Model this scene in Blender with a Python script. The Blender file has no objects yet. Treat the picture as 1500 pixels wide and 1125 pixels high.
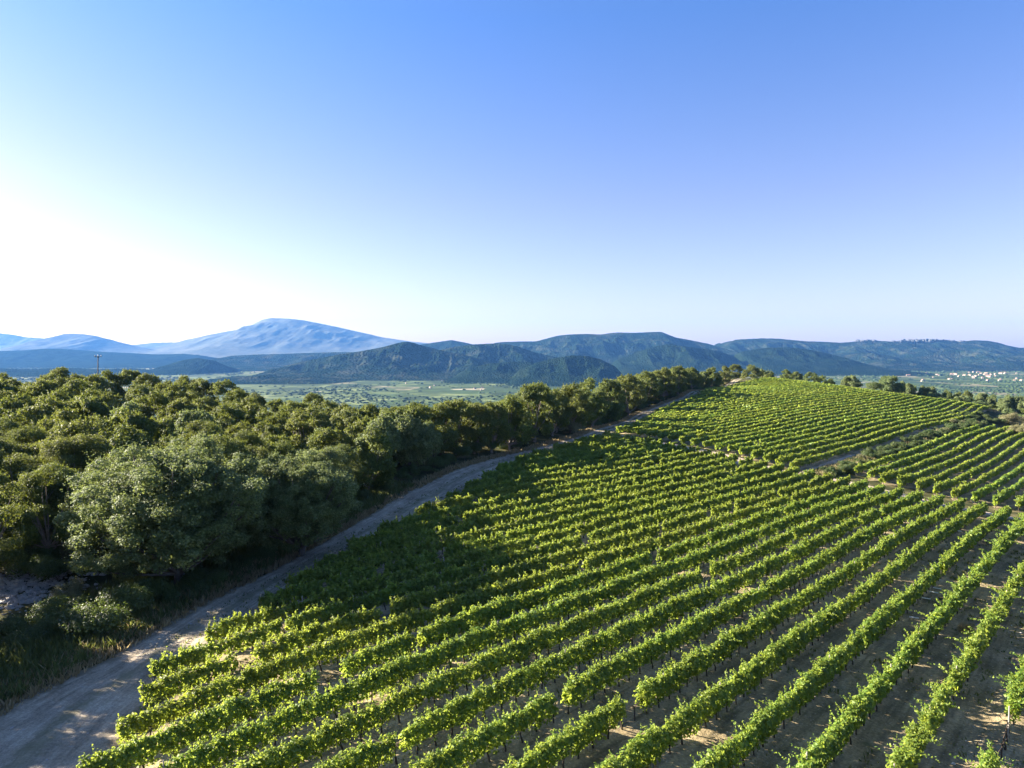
import bpy, math, random
import numpy as np
from mathutils import Vector
R_ = math.radians
rng = np.random.default_rng(7)
random.seed(7)
scene = bpy.context.scene
COL = scene.collection

# ------------------------------------------------------------------ camera, sky, sun, exposure
F, V0 = 1000.0, 515.0                       # focal length and horizon line in photograph pixels (1500 wide)
PITCH = math.atan((562.5 - V0) / F)
cam = bpy.data.cameras.new('camera'); cam_o = bpy.data.objects.new('camera', cam); COL.objects.link(cam_o)
cam.sensor_width = 36.0; cam.lens = 36.0 * F / 1500.0
cam.clip_start = 0.5; cam.clip_end = 60000
cam_o.location = (0, 0, 0); cam_o.rotation_euler = (R_(90) - PITCH, 0, 0)
scene.camera = cam_o

SUN_AZ, SUN_EL = R_(-74), R_(20)            # azimuth measured from +Y towards +X
world = bpy.data.worlds.new('World'); scene.world = world; world.use_nodes = True
nt = world.node_tree; nt.nodes.clear()
sky = nt.nodes.new('ShaderNodeTexSky'); sky.sky_type = 'NISHITA'; sky.sun_disc = False
sky.sun_elevation = SUN_EL; sky.sun_rotation = SUN_AZ
sky.altitude = 300; sky.air_density = 1.0; sky.dust_density = 1.0; sky.ozone_density = 3.5
bg = nt.nodes.new('ShaderNodeBackground'); bg.inputs[1].default_value = 0.05
wo = nt.nodes.new('ShaderNodeOutputWorld')
# colour balance of the sky by height above the horizon (dry summer air: deep blue aloft, milky low down)
tcw = nt.nodes.new('ShaderNodeTexCoord'); sep = nt.nodes.new('ShaderNodeSeparateXYZ'); nt.links.new(tcw.outputs['Generated'], sep.inputs[0])
bal = nt.nodes.new('ShaderNodeValToRGB'); be = bal.color_ramp.elements
be[0].position = 0.0; be[0].color = (1.0, .72, .71, 1); be[1].position = .21; be[1].color = (.82, .63, .72, 1)
for p_, c_ in ((.43, (.49, .61, .87, 1)), (.8, (.64, .68, .80, 1))):
    e_ = be.new(p_); e_.color = c_
nt.links.new(sep.outputs[2], bal.inputs[0])
mul = nt.nodes.new('ShaderNodeMix'); mul.data_type = 'RGBA'; mul.blend_type = 'MULTIPLY'; mul.inputs[0].default_value = 1
nt.links.new(sky.outputs[0], mul.inputs[6]); nt.links.new(bal.outputs[0], mul.inputs[7]); nt.links.new(mul.outputs[2], bg.inputs[0])
nt.links.new(bg.outputs[0], wo.inputs[0])
sun = bpy.data.lights.new('sun', 'SUN'); sun.energy = 5.0; sun.angle = R_(0.5); sun.color = (1.0, 0.89, 0.73)
sun_o = bpy.data.objects.new('sun', sun); COL.objects.link(sun_o)
sd = Vector((math.sin(SUN_AZ) * math.cos(SUN_EL), math.cos(SUN_AZ) * math.cos(SUN_EL), math.sin(SUN_EL)))
sun_o.rotation_euler = (-sd).to_track_quat('-Z', 'Y').to_euler()
scene.view_settings.view_transform = 'Standard'; scene.view_settings.look = 'None'
scene.view_settings.exposure = 2.7; scene.view_settings.gamma = 1.0
scene.cycles.max_bounces = 6; scene.cycles.transparent_max_bounces = 4; scene.cycles.volume_bounces = 0
scene.cycles.use_denoising = True

# ------------------------------------------------------------------ terrain
TH = R_(42.5); DIR = np.array([math.sin(TH), math.cos(TH)]); NRM = np.array([math.cos(TH), -math.sin(TH)])
C0, SP = -28.75, 2.5                        # the vine rows: row k runs along DIR at offset C0 + k*SP along NRM
ridge = [(-15.9,25.2,-15.5),(-11,30.6,-15.2),(.3,42.9,-15.6),(9.8,53.3,-16.2),(21.3,65.8,-16.8),(41.8,88.2,-18.3),(52.6,99.9,-18.8),
 (-6.9,23.9,-14.9),(3.6,39.1,-15.5),(22.3,59.5,-16.9),(41.7,80.6,-17.9),(10.7,24.6,-15.2),(23.5,38.6,-16.1),(39.9,56.5,-17.),(56.8,75,-18.6),
 (18.1,25.3,-15.6),(41.4,54.4,-17.3),(62.8,85.2,-19.4),(-17.9,34.1,-15.5),(-8.3,44.6,-15.6),(6.1,60.3,-16.4),(24.3,80.1,-17.3),(46.3,107.8,-18.2),
 (-15.4,48,-15.8),(30.8,102.1,-17.2),(65.1,132.1,-18.3),(105.3,176,-18.9),(86.1,158.7,-18.3),(38.3,121.4,-16.8),(82.9,140.4,-20.2),(133.8,195.9,-21.2),
 (99.9,155.3,-20.8),(155.3,215.7,-22.8),(163.7,221.2,-24.2),(69,114.1,-20.1),(114.3,163.5,-21.6)]
grd = [(8,121,-17.0),(-6,90,-16.8),(21,148,-17.0),(57,225,-15.3),(120,321,-13.5),(139,310,-15.5),(148,270,-17.6),(170,247,-21.4),
 (-30,48,-17.7),(-45,60,-17.2),(-40,100,-15.5),(-90,140,-12),(-30,108,-15),(0,150,-15.8),(45,240,-13.8),(108,345,-13.0),(-150,140,-12),(-80,80,-15),(-60,40,-18),
 (-120,260,-40),(-20,220,-34),(60,330,-26),(140,420,-30),(200,400,-32),(220,320,-30),(235,292,-31),(250,270,-33),(200,170,-32),(150,80,-27),(100,40,-21),(60,20,-18.5),
 (0,-20,-15),(-60,-20,-17),(60,-30,-17),(0,-120,-17),(-200,0,-20),(200,-60,-30),(-25,20,-17),(-40,10,-17)]
CP = np.array([(x, y, z - 1.6) for x, y, z in ridge] + grd, float)
def _phi(r2): return np.sqrt(r2 + 144.0)
_A = _phi(((CP[:, None, :2] - CP[None, :, :2]) ** 2).sum(-1))
_n = len(CP)
_M = np.zeros((_n + 1, _n + 1)); _M[:_n, :_n] = _A + np.eye(_n) * -0.6; _M[:_n, _n] = 1; _M[_n, :_n] = 1
_W = np.linalg.solve(_M, np.append(CP[:, 2], 0))
FLOOR = -150.0
def gz(x, y):
    x = np.asarray(x, float); y = np.asarray(y, float)
    sh = np.broadcast(x, y).shape
    p = np.stack([np.broadcast_to(x, sh).ravel(), np.broadcast_to(y, sh).ravel()], -1)
    out = np.empty(len(p))
    for i in range(0, len(p), 20000):
        q = p[i:i + 20000]
        out[i:i + 20000] = _phi(((q[:, None] - CP[None, :, :2]) ** 2).sum(-1)) @ _W[:_n] + _W[_n]
    r = np.hypot(p[:, 0], p[:, 1])
    t = np.clip((r - 330) / 650, 0, 1); t = t * t * (3 - 2 * t)
    out = np.clip(out, -90, -8) * (1 - t) + FLOOR * t
    return out.reshape(sh)
def ray(u, v):
    """direction through a photograph pixel, scaled to one metre of depth"""
    x = (u - 750) / F; y = -(v - 562.5) / F
    d = np.array([x, math.cos(PITCH) + y * math.sin(PITCH), -math.sin(PITCH) + y * math.cos(PITCH)])
    return d / d[1]
def at(u, v, h=0.0):
    """ground point seen at a photograph pixel (h metres above the ground)"""
    d = ray(u, v); ts = np.concatenate([np.arange(15, 420, 0.25)])
    below = d[2] * ts < gz(d[0] * ts, ts) + h
    t = ts[np.argmax(below)] if below.any() else 420
    return np.array([d[0] * t, t])

# ------------------------------------------------------------------ mesh helpers
def mesh_np(name, v, f, mats, smooth=False, mi=None):
    """v (N,3), f (M,k) with k constant"""
    v = np.asarray(v, np.float32); f = np.asarray(f, np.int32)
    me = bpy.data.meshes.new(name)
    me.vertices.add(len(v)); me.vertices.foreach_set('co', v.ravel())
    k = f.shape[1]
    me.loops.add(f.size); me.loops.foreach_set('vertex_index', f.ravel())
    me.polygons.add(len(f)); me.polygons.foreach_set('loop_start', np.arange(0, f.size, k, dtype=np.int32))
    if mi is not None: me.polygons.foreach_set('material_index', np.asarray(mi, np.int32))
    me.update(calc_edges=True)
    me.polygons.foreach_set('use_smooth', np.full(len(f), smooth))
    for m in (mats if isinstance(mats, (list, tuple)) else [mats]): me.materials.append(m)
    return me
def link(name, data, parent=None, loc=(0, 0, 0), rz=0.0, sc=None):
    o = bpy.data.objects.new(name, data); COL.objects.link(o)
    o.location = loc; o.rotation_euler = (0, 0, rz)
    if sc is not None: o.scale = sc
    if parent is not None: o.parent = parent
    return o
def tag(o, label=None, cat=None, group=None, kind=None):
    if label: o['label'] = label
    if cat: o['category'] = cat
    if group: o['group'] = group
    if kind: o['kind'] = kind
    return o
def copy_tree(o, parent=None):
    c = o.copy(); COL.objects.link(c)
    if parent is not None: c.parent = parent
    for ch in o.children: copy_tree(ch, c)
    return c
_WORDS = ['first','second','third','fourth','fifth','sixth','seventh','eighth','ninth','tenth','eleventh','twelfth','thirteenth','fourteenth','fifteenth','sixteenth','seventeenth','eighteenth','nineteenth']
_TENS = {2:'twenty',3:'thirty',4:'forty',5:'fifty',6:'sixty',7:'seventy',8:'eighty',9:'ninety'}
_TENTH = {2:'twentieth',3:'thirtieth',4:'fortieth',5:'fiftieth',6:'sixtieth',7:'seventieth',8:'eightieth',9:'ninetieth'}
def nth(n):
    if n <= 19: return _WORDS[n - 1]
    if n >= 100: return 'hundredth' if n == 100 else 'hundred-and-' + nth(n - 100)
    a, b = divmod(n, 10)
    return _TENTH[a] if b == 0 else _TENS[a] + '-' + _WORDS[b - 1]

def unit(a): return a / np.maximum(np.linalg.norm(a, axis=-1, keepdims=True), 1e-9)
def leaf_cards(pos, nor, size, aspect=0.8, fold=0.18):
    """one folded kite-shaped leaf per point"""
    n = len(pos); nor = unit(nor)
    t = unit(np.cross(nor, unit(rng.normal(size=(n, 3))))); b = np.cross(nor, t)
    s = np.asarray(size).reshape(-1, 1) * np.ones((n, 1))
    asp = aspect * rng.uniform(.8, 1.2, (n, 1))
    v = np.stack([pos - t * s * .5, pos + b * s * asp * .5 - nor * s * fold - t * s * .05, pos + t * s * .5, pos - b * s * asp * .5 - nor * s * fold - t * s * .05], 1)
    return v.reshape(-1, 3), np.arange(4 * n).reshape(-1, 4)
class Acc:
    """collects quads"""
    def __init__(s): s.v = []; s.f = []; s.n = 0
    def add(s, v, f):
        s.v.append(np.asarray(v, float)); s.f.append(np.asarray(f) + s.n); s.n += len(v)
    def tube(s, pts, rad, seg=6, cap=True):
        pts = np.asarray(pts, float); m = len(pts); rad = np.broadcast_to(rad, (m,))
        tan = unit(np.gradient(pts, axis=0))
        ref = np.where(abs(tan[:, 2:3]) > .9, [[1., 0, 0]], [[0, 0, 1.]])
        a = unit(np.cross(tan, ref)); b = np.cross(tan, a)
        an = np.linspace(0, 2 * np.pi, seg, endpoint=False)
        v = pts[:, None] + rad[:, None, None] * (np.cos(an)[None, :, None] * a[:, None] + np.sin(an)[None, :, None] * b[:, None])
        i = np.arange(m - 1)[:, None] * seg; j = np.arange(seg)[None]; j2 = (j + 1) % seg
        f = np.stack([i + j, i + j2, i + seg + j2, i + seg + j], -1).reshape(-1, 4)
        v = v.reshape(-1, 3)
        if cap:                                       # close the far end with a small fan of quads
            v = np.vstack([v, pts[-1] + tan[-1] * rad[-1] * .3]); c = len(v) - 1; o = (m - 1) * seg
            f = np.vstack([f, [[o + q, o + (q + 1) % seg, o + (q + 2) % seg, c] for q in range(0, seg, 2)]])
        s.add(v, f)
    def box(s, c, d, rz=0.0):
        x, y, z = [q / 2 for q in d]
        v = np.array([(i * x, j * y, k * z) for k in (-1, 1) for i, j in ((-1, -1), (1, -1), (1, 1), (-1, 1))])
        cs, sn = math.cos(rz), math.sin(rz); v = np.stack([v[:, 0] * cs - v[:, 1] * sn, v[:, 0] * sn + v[:, 1] * cs, v[:, 2]], -1) + np.asarray(c)
        s.add(v, [(3, 2, 1, 0), (4, 5, 6, 7), (0, 1, 5, 4), (1, 2, 6, 5), (2, 3, 7, 6), (3, 0, 4, 7)])
    def mesh(s, name, mat, smooth=False, mi=None): return mesh_np(name, np.vstack(s.v), np.vstack(s.f), mat, smooth, mi)
# value noise on a lattice, for shapes
_NT = rng.random((256, 256))
def vnoise(x, y):
    x = np.asarray(x, float); y = np.asarray(y, float)
    xi = np.floor(x).astype(int); yi = np.floor(y).astype(int); fx = x - xi; fy = y - yi
    fx = fx * fx * (3 - 2 * fx); fy = fy * fy * (3 - 2 * fy)
    g = lambda i, j: _NT[i % 256, j % 256]
    return (g(xi, yi) * (1 - fx) + g(xi + 1, yi) * fx) * (1 - fy) + (g(xi, yi + 1) * (1 - fx) + g(xi + 1, yi + 1) * fx) * fy
def fbm(x, y, o=4, ridged=False):
    s = 0; a = 1; t = 0
    for i in range(o):
        n = vnoise(x * 2 ** i + 17.3 * i, y * 2 ** i + 5.1 * i)
        if ridged: n = 1 - abs(2 * n - 1)
        s = s + a * n; t += a; a *= .5
    return s / t

# ------------------------------------------------------------------ materials
def new_mat(name):
    m = bpy.data.materials.new(name); m.use_nodes = True; t = m.node_tree; t.nodes.clear()
    o = t.nodes.new('ShaderNodeOutputMaterial')
    return m, t, o
def N(t, ty, **k):
    n = t.nodes.new(ty)
    for a, b in k.items():
        if isinstance(a, str) and hasattr(n, a): setattr(n, a, b)
    return n
def ramp(t, stops, interp='LINEAR'):
    r = t.nodes.new('ShaderNodeValToRGB'); r.color_ramp.interpolation = interp
    e = r.color_ramp.elements
    while len(e) > 1: e.remove(e[-1])
    e[0].position = stops[0][0]; e[0].color = (*stops[0][1], 1)
    for p, c in stops[1:]:
        q = e.new(p); q.color = (*c, 1)
    return r
def noise(t, scale, detail=4, rough=.55, vec=None):
    n = t.nodes.new('ShaderNodeTexNoise'); n.inputs['Scale'].default_value = scale; n.inputs['Detail'].default_value = detail; n.inputs['Roughness'].default_value = rough
    if vec is not None: t.links.new(vec, n.inputs['Vector'])
    return n
def mixc(t, a, b, fac, mode='MIX'):
    m = t.nodes.new('ShaderNodeMix'); m.data_type = 'RGBA'; m.blend_type = mode
    for s, q in ((0, fac), (6, a), (7, b)):
        if hasattr(q, 'links') or hasattr(q, 'is_linked'): t.links.new(q, m.inputs[s])
        else: m.inputs[s].default_value = q if s == 0 else (*q, 1)
    return m.outputs[2]
def leaf_mat(name, dark, mid, tip, trans, tf=.4, patch=.25, rough=.5):
    """leaf-to-leaf and plant-to-plant variety of real leaf colour, with light passing through the blade"""
    m, t, o = new_mat(name)
    g = N(t, 'ShaderNodeNewGeometry'); oi = N(t, 'ShaderNodeObjectInfo')
    r = ramp(t, [(0, dark), (.55, mid), (1, tip)]); t.links.new(g.outputs['Random Per Island'], r.inputs[0])
    n = noise(t, patch, 3, .6, g.outputs['Position'])
    hs = N(t, 'ShaderNodeHueSaturation')
    mr = N(t, 'ShaderNodeMapRange'); mr.inputs[1].default_value = .3; mr.inputs[2].default_value = .7; mr.inputs[3].default_value = .7; mr.inputs[4].default_value = 1.25
    t.links.new(n.outputs[0], mr.inputs[0]); t.links.new(mr.outputs[0], hs.inputs['Value'])
    mh = N(t, 'ShaderNodeMapRange'); mh.inputs[3].default_value = .482; mh.inputs[4].default_value = .518
    t.links.new(oi.outputs['Random'], mh.inputs[0]); t.links.new(mh.outputs[0], hs.inputs['Hue'])
    t.links.new(r.outputs[0], hs.inputs['Color'])
    p = N(t, 'ShaderNodeBsdfPrincipled'); p.inputs['Roughness'].default_value = rough; p.inputs['Specular IOR Level'].default_value = .35
    t.links.new(hs.outputs[0], p.inputs['Base Color'])
    tr = N(t, 'ShaderNodeBsdfTranslucent')
    mm = mixc(t, hs.outputs[0], trans, .6); t.links.new(mm, tr.inputs[0])
    mx = N(t, 'ShaderNodeMixShader'); mx.inputs[0].default_value = tf
    t.links.new(p.outputs[0], mx.inputs[1]); t.links.new(tr.outputs[0], mx.inputs[2]); t.links.new(mx.outputs[0], o.inputs[0])
    return m
def soil_mat(name, cols, sc=1.0, bump=.35, stones=True, grass=None, gfac=(.55, .7), streak=False):
    m, t, o = new_mat(name)
    g = N(t, 'ShaderNodeNewGeometry')
    a = noise(t, .35 * sc, 6, .65, g.outputs['Position']); b = noise(t, 7 * sc, 6, .7, g.outputs['Position'])
    r = ramp(t, [(.3, cols[0]), (.5, cols[1]), (.7, cols[2])]); t.links.new(a.outputs[0], r.inputs[0])
    r2 = ramp(t, [(.3, (.55, .55, .55)), (.7, (1.25, 1.22, 1.18))]); t.links.new(b.outputs[0], r2.inputs[0])
    c = mixc(t, r.outputs[0], r2.outputs[0], 1.0, 'MULTIPLY')
    if streak:                                # marks of the plough and the tractor tyres along the rows
        rot = N(t, 'ShaderNodeMapping'); rot.vector_type = 'POINT'; rot.inputs['Rotation'].default_value = (0, 0, TH); t.links.new(g.outputs['Position'], rot.inputs[0])
        st = N(t, 'ShaderNodeVectorMath'); st.operation = 'MULTIPLY'; t.links.new(rot.outputs[0], st.inputs[0]); st.inputs[1].default_value = (2.6, .28, 1)
        sn = noise(t, 1.0, 5, .6, st.outputs[0]); r4 = ramp(t, [(.34, (.58, .58, .56)), (.62, (1.22, 1.2, 1.16))]); t.links.new(sn.outputs[0], r4.inputs[0])
        c = mixc(t, c, r4.outputs[0], 1.0, 'MULTIPLY')
    if stones:
        v = t.nodes.new('ShaderNodeTexVoronoi'); v.inputs['Scale'].default_value = 5 * sc; t.links.new(g.outputs['Position'], v.inputs['Vector'])
        s = ramp(t, [(.10, (1, 1, 1)), (.2, (0, 0, 0))]); t.links.new(v.outputs['Distance'], s.inputs[0])
        k = N(t, 'ShaderNodeMath'); k.operation = 'MULTIPLY'; t.links.new(s.outputs[0], k.inputs[0]); k.inputs[1].default_value = .55
        c = mixc(t, c, cols[3], k.outputs[0])
    if grass:
        d = noise(t, .8 * sc, 6, .75, g.outputs['Position'])
        q = ramp(t, [(gfac[0], (0, 0, 0)), (gfac[1], (1, 1, 1))]); t.links.new(d.outputs[0], q.inputs[0])
        k = N(t, 'ShaderNodeMath'); k.operation = 'MULTIPLY'; t.links.new(q.outputs[0], k.inputs[0]); k.inputs[1].default_value = .75
        c = mixc(t, c, grass, k.outputs[0])
    bp = N(t, 'ShaderNodeBump'); bp.inputs['Strength'].default_value = bump; bp.inputs['Distance'].default_value = .25
    b2 = noise(t, 2.2 * sc, 8, .7, g.outputs['Position']); t.links.new(b2.outputs[0], bp.inputs['Height'])
    p = N(t, 'ShaderNodeBsdfPrincipled'); p.inputs['Roughness'].default_value = .95; p.inputs['Specular IOR Level'].default_value = .1
    t.links.new(c, p.inputs['Base Color']); t.links.new(bp.outputs[0], p.inputs['Normal']); t.links.new(p.outputs[0], o.inputs[0])
    return m
def worn_edges(m, edge_col, mid_col):
    """earth and weeds creep in from the sides of a track and along its middle"""
    t = m.node_tree; p = [n for n in t.nodes if n.type == 'BSDF_PRINCIPLED'][0]; src = p.inputs['Base Color'].links[0].from_socket
    a = N(t, 'ShaderNodeAttribute'); a.attribute_name = 'across'
    g = N(t, 'ShaderNodeNewGeometry'); n = noise(t, 1.1, 6, .7, g.outputs['Position'])
    def mth(op, x, y):
        k = N(t, 'ShaderNodeMath'); k.operation = op
        for i, q in enumerate((x, y)):
            if hasattr(q, 'is_linked'): t.links.new(q, k.inputs[i])
            else: k.inputs[i].default_value = q
        return k.outputs[0]
    d = mth('ABSOLUTE', mth('SUBTRACT', a.outputs['Fac'], .5), 0)
    e = mth('ADD', d, mth('MULTIPLY', mth('SUBTRACT', n.outputs[0], .5), .45))
    r = ramp(t, [(.34, (0, 0, 0)), (.43, (1, 1, 1))]); t.links.new(e, r.inputs[0])
    r2 = ramp(t, [(.0, (1, 1, 1)), (.10, (0, 0, 0))]); t.links.new(e, r2.inputs[0])
    al = N(t, 'ShaderNodeAttribute'); al.attribute_name = 'along'; cv = N(t, 'ShaderNodeCombineXYZ')
    t.links.new(mth('MULTIPLY', a.outputs['Fac'], 16.0), cv.inputs[0]); t.links.new(mth('MULTIPLY', al.outputs['Fac'], .22), cv.inputs[1])
    ns = noise(t, 1.0, 6, .65, cv.outputs[0]); r5 = ramp(t, [(.35, (.62, .62, .60)), (.65, (1.18, 1.17, 1.14))]); t.links.new(ns.outputs[0], r5.inputs[0])
    src = mixc(t, src, r5.outputs[0], 1.0, 'MULTIPLY')
    c = mixc(t, src, edge_col, r.outputs[0]); k = mth('MULTIPLY', r2.outputs[0], .7); c = mixc(t, c, mid_col, k)
    t.links.new(c, p.inputs['Base Color'])
def plain(name, c, rough=.8, sc=8.0, var=.35):
    m, t, o = new_mat(name)
    tc = N(t, 'ShaderNodeTexCoord'); n = noise(t, sc, 5, .65, tc.outputs['Object'])
    r = ramp(t, [(.25, tuple(q * (1 - var) for q in c)), (.75, tuple(min(1, q * (1 + var)) for q in c))]); t.links.new(n.outputs[0], r.inputs[0])
    p = N(t, 'ShaderNodeBsdfPrincipled'); p.inputs['Roughness'].default_value = rough; p.inputs['Specular IOR Level'].default_value = .25
    t.links.new(r.outputs[0], p.inputs['Base Color']); t.links.new(p.outputs[0], o.inputs[0])
    return m
M_vine = leaf_mat('vine_leaf', (.060, .110, .014), (.145, .215, .030), (.27, .315, .060), (.48, .56, .07), .5, .5, .55)
M_pine = leaf_mat('pine_needles', (.022, .044, .011), (.074, .108, .021), (.190, .208, .046), (.36, .40, .05), .28, .3, .65)
M_oak = leaf_mat('oak_leaf', (.045, .075, .026), (.100, .140, .048), (.20, .235, .095), (.32, .38, .09), .30, .4, .68)
M_shrub = leaf_mat('shrub_leaf', (.030, .055, .016), (.060, .092, .024), (.105, .135, .040), (.20, .28, .04), .30, .5)
M_pale = leaf_mat('pale_shrub_leaf', (.10, .11, .05), (.18, .18, .085), (.27, .25, .13), (.36, .34, .12), .35, .5)
M_dry = leaf_mat('dry_grass_blade', (.17, .13, .065), (.28, .22, .11), (.42, .34, .19), (.5, .4, .18), .4, .6, .7)
M_grass = leaf_mat('grass_blade', (.045, .065, .02), (.085, .105, .03), (.16, .16, .06), (.28, .32, .06), .35, .6, .6)
M_bark = plain('vine_bark', (.055, .042, .032), .95, 14)
M_pinebark = plain('pine_bark', (.20, .165, .135), .95, 5)
M_oakbark = plain('oak_bark', (.11, .095, .075), .95, 5)
M_stake = plain('weathered_stake', (.30, .27, .23), .8, 20, .25)
M_white = plain('white_plastic', (.72, .72, .70), .5, 20, .08)
M_poleWood = plain('pole_wood', (.10, .075, .055), .9, 6)
M_glassy = plain('insulator', (.25, .22, .2), .3, 6)
M_rock = plain('limestone', (.36, .34, .32), .95, 1.2, .4)
M_soil = soil_mat('vineyard_soil', [(.225, .182, .108), (.325, .265, .165), (.41, .34, .22), (.54, .48, .38)], 1.0, .6, True, (.11, .11, .05), (.56, .68), True)
M_track = soil_mat('track_gravel', [(.30, .255, .19), (.41, .35, .27), (.50, .44, .35), (.62, .56, .47)], 1.3, .6, True, (.16, .16, .08), (.60, .74))
M_path = soil_mat('path_earth', [(.40, .31, .23), (.50, .40, .31), (.58, .48, .38), (.64, .56, .48)], 1.2, .5, True, (.20, .18, .08), (.62, .75))
worn_edges(M_track, (.20, .165, .11), (.19, .175, .10)); 
M_floor = soil_mat('wood_floor', [(.050, .050, .024), (.080, .075, .036), (.15, .125, .065), (.2, .17, .1)], .6, .8, False, (.035, .05, .015), (.45, .6))

# the ground sheet: hill top as above; valley fields by distance from the hill
def ground_mat():
    m, t, o = new_mat('land')
    g = N(t, 'ShaderNodeNewGeometry')
    wn = noise(t, .004, 3, .5, g.outputs['Position'])
    w = mixc(t, (0, 0, 0), wn.outputs[1], 1.0)
    ad = N(t, 'ShaderNodeVectorMath'); ad.operation = 'MULTIPLY_ADD'; t.links.new(wn.outputs[1], ad.inputs[0]); ad.inputs[1].default_value = (90, 90, 0); t.links.new(g.outputs['Position'], ad.inputs[2])
    mp = N(t, 'ShaderNodeMapping'); mp.inputs['Rotation'].default_value = (0, 0, .5); mp.inputs['Scale'].default_value = (.0085, .0048, .0085); t.links.new(ad.outputs[0], mp.inputs[0])
    v = N(t, 'ShaderNodeTexVoronoi'); v.inputs['Scale'].default_value = 1; v.inputs['Randomness'].default_value = .8; t.links.new(mp.outputs[0], v.inputs['Vector'])
    sx = N(t, 'ShaderNodeSeparateColor'); t.links.new(v.outputs['Color'], sx.inputs[0])
    r = ramp(t, [(0, (.045, .075, .026)), (.18, (.085, .115, .040)), (.34, (.13, .16, .06)), (.46, (.038, .060, .022)), (.60, (.20, .18, .11)), (.68, (.024, .040, .016)), (.84, (.10, .13, .045)), (.95, (.27, .24, .16))], 'CONSTANT')
    t.links.new(sx.outputs[0], r.inputs[0])
    n2 = noise(t, .012, 5, .6, g.outputs['Position']); q = ramp(t, [(.46, (0, 0, 0)), (.53, (1, 1, 1))]); t.links.new(n2.outputs[0], q.inputs[0])
    k = N(t, 'ShaderNodeMath'); k.operation = 'MULTIPLY'; t.links.new(q.outputs[0], k.inputs[0]); k.inputs[1].default_value = .8
    c = mixc(t, r.outputs[0], (.032, .052, .018), k.outputs[0])
    # hill-top floor near by
    a = noise(t, .25, 6, .65, g.outputs['Position']); r3 = ramp(t, [(.35, (.030, .036, .014)), (.5, (.060, .062, .026)), (.68, (.17, .14, .07))]); t.links.new(a.outputs[0], r3.inputs[0])
    ln = N(t, 'ShaderNodeVectorMath'); ln.operation = 'LENGTH'; t.links.new(g.outputs['Position'], ln.inputs[0])
    mr = N(t, 'ShaderNodeMapRange'); mr.inputs[1].default_value = 480; mr.inputs[2].default_value = 800; t.links.new(ln.outputs['Value'], mr.inputs[0])
    c = mixc(t, r3.outputs[0], c, mr.outputs[0])
    p = N(t, 'ShaderNodeBsdfPrincipled'); p.inputs['Roughness'].default_value = 1; p.inputs['Specular IOR Level'].default_value = .05
    bp = N(t, 'ShaderNodeBump'); bp.inputs['Strength'].default_value = .6; bp.inputs['Distance'].default_value = .3; t.links.new(a.outputs[0], bp.inputs['Height'])
    t.links.new(c, p.inputs['Base Color']); t.links.new(bp.outputs[0], p.inputs['Normal']); t.links.new(p.outputs[0], o.inputs[0])
    return m
M_land = ground_mat()

# ------------------------------------------------------------------ ground sheet
def build_ground():
    az = np.concatenate([np.arange(-60, 60.01, .3), np.arange(63, 300, 3.0)]); az = np.radians(az)
    r = np.concatenate([[1.0], np.geomspace(6, 420, 330), np.geomspace(440, 15500, 90)])
    A, Rr = np.meshgrid(az, r, indexing='ij')
    x = Rr * np.sin(A); y = Rr * np.cos(A); z = gz(x, y)
    n, m = A.shape
    i = np.arange(n)[:, None]; j = np.arange(m - 1)[None]; i2 = (i + 1) % n
    f = np.stack([i * m + j, i * m + j + 1, i2 * m + j + 1, i2 * m + j], -1).reshape(-1, 4)
    v = np.stack([x, y, z], -1).reshape(-1, 3)
    o = link('ground', mesh_np('ground', v, f, M_land, True))
    tag(o, 'hilltop land falling to a patchwork of fields on the valley floor', 'ground', kind='structure')
build_ground()

# ------------------------------------------------------------------ track, path and vineyard soil
TL = [(-190, 1165), (0, 1050), (150, 977), (200, 947), (300, 890), (400, 840), (493, 787), (583, 730), (667, 690), (733, 670), (810, 651), (850, 640), (890, 625), (933, 606), (1000, 582), (1060, 566), (1128, 554.5)]
TR = [(100, 1165), (140, 1085), (200, 1010), (250, 966), (330, 908), (412, 858), (512, 803), (610, 757), (690, 706), (752, 678), (826, 655), (866, 645), (906, 629), (946, 609.5), (1010, 585), (1066, 568), (1132, 555.5)]
L_w = np.array([at(*p) for p in TL]); R_w = np.array([at(*p) for p in TR])
def resample(P, n):
    d = np.concatenate([[0], np.cumsum(np.linalg.norm(np.diff(P, axis=0), axis=1))]); s = np.linspace(0, d[-1], n)
    # smooth the polyline
    Q = np.stack([np.interp(s, d, P[:, k]) for k in (0, 1)], -1)
    for _ in range(10): Q[1:-1] = (Q[:-2] + 2 * Q[1:-1] + Q[2:]) / 4
    return Q
d0 = np.linspace(0, 1, len(L_w))
def along(P, n):
    t = np.linspace(0, 1, n); k = np.concatenate([[0], np.cumsum(np.linalg.norm(np.diff((L_w + R_w) / 2, axis=0), axis=1))]); k /= k[-1]
    Q = np.stack([np.interp(t, k, P[:, c]) for c in (0, 1)], -1)
    for _ in range(14): Q[1:-1] = (Q[:-2] + 2 * Q[1:-1] + Q[2:]) / 4
    return Q
NT = 700
TLs, TRs = along(L_w, NT), along(R_w, NT)
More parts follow.
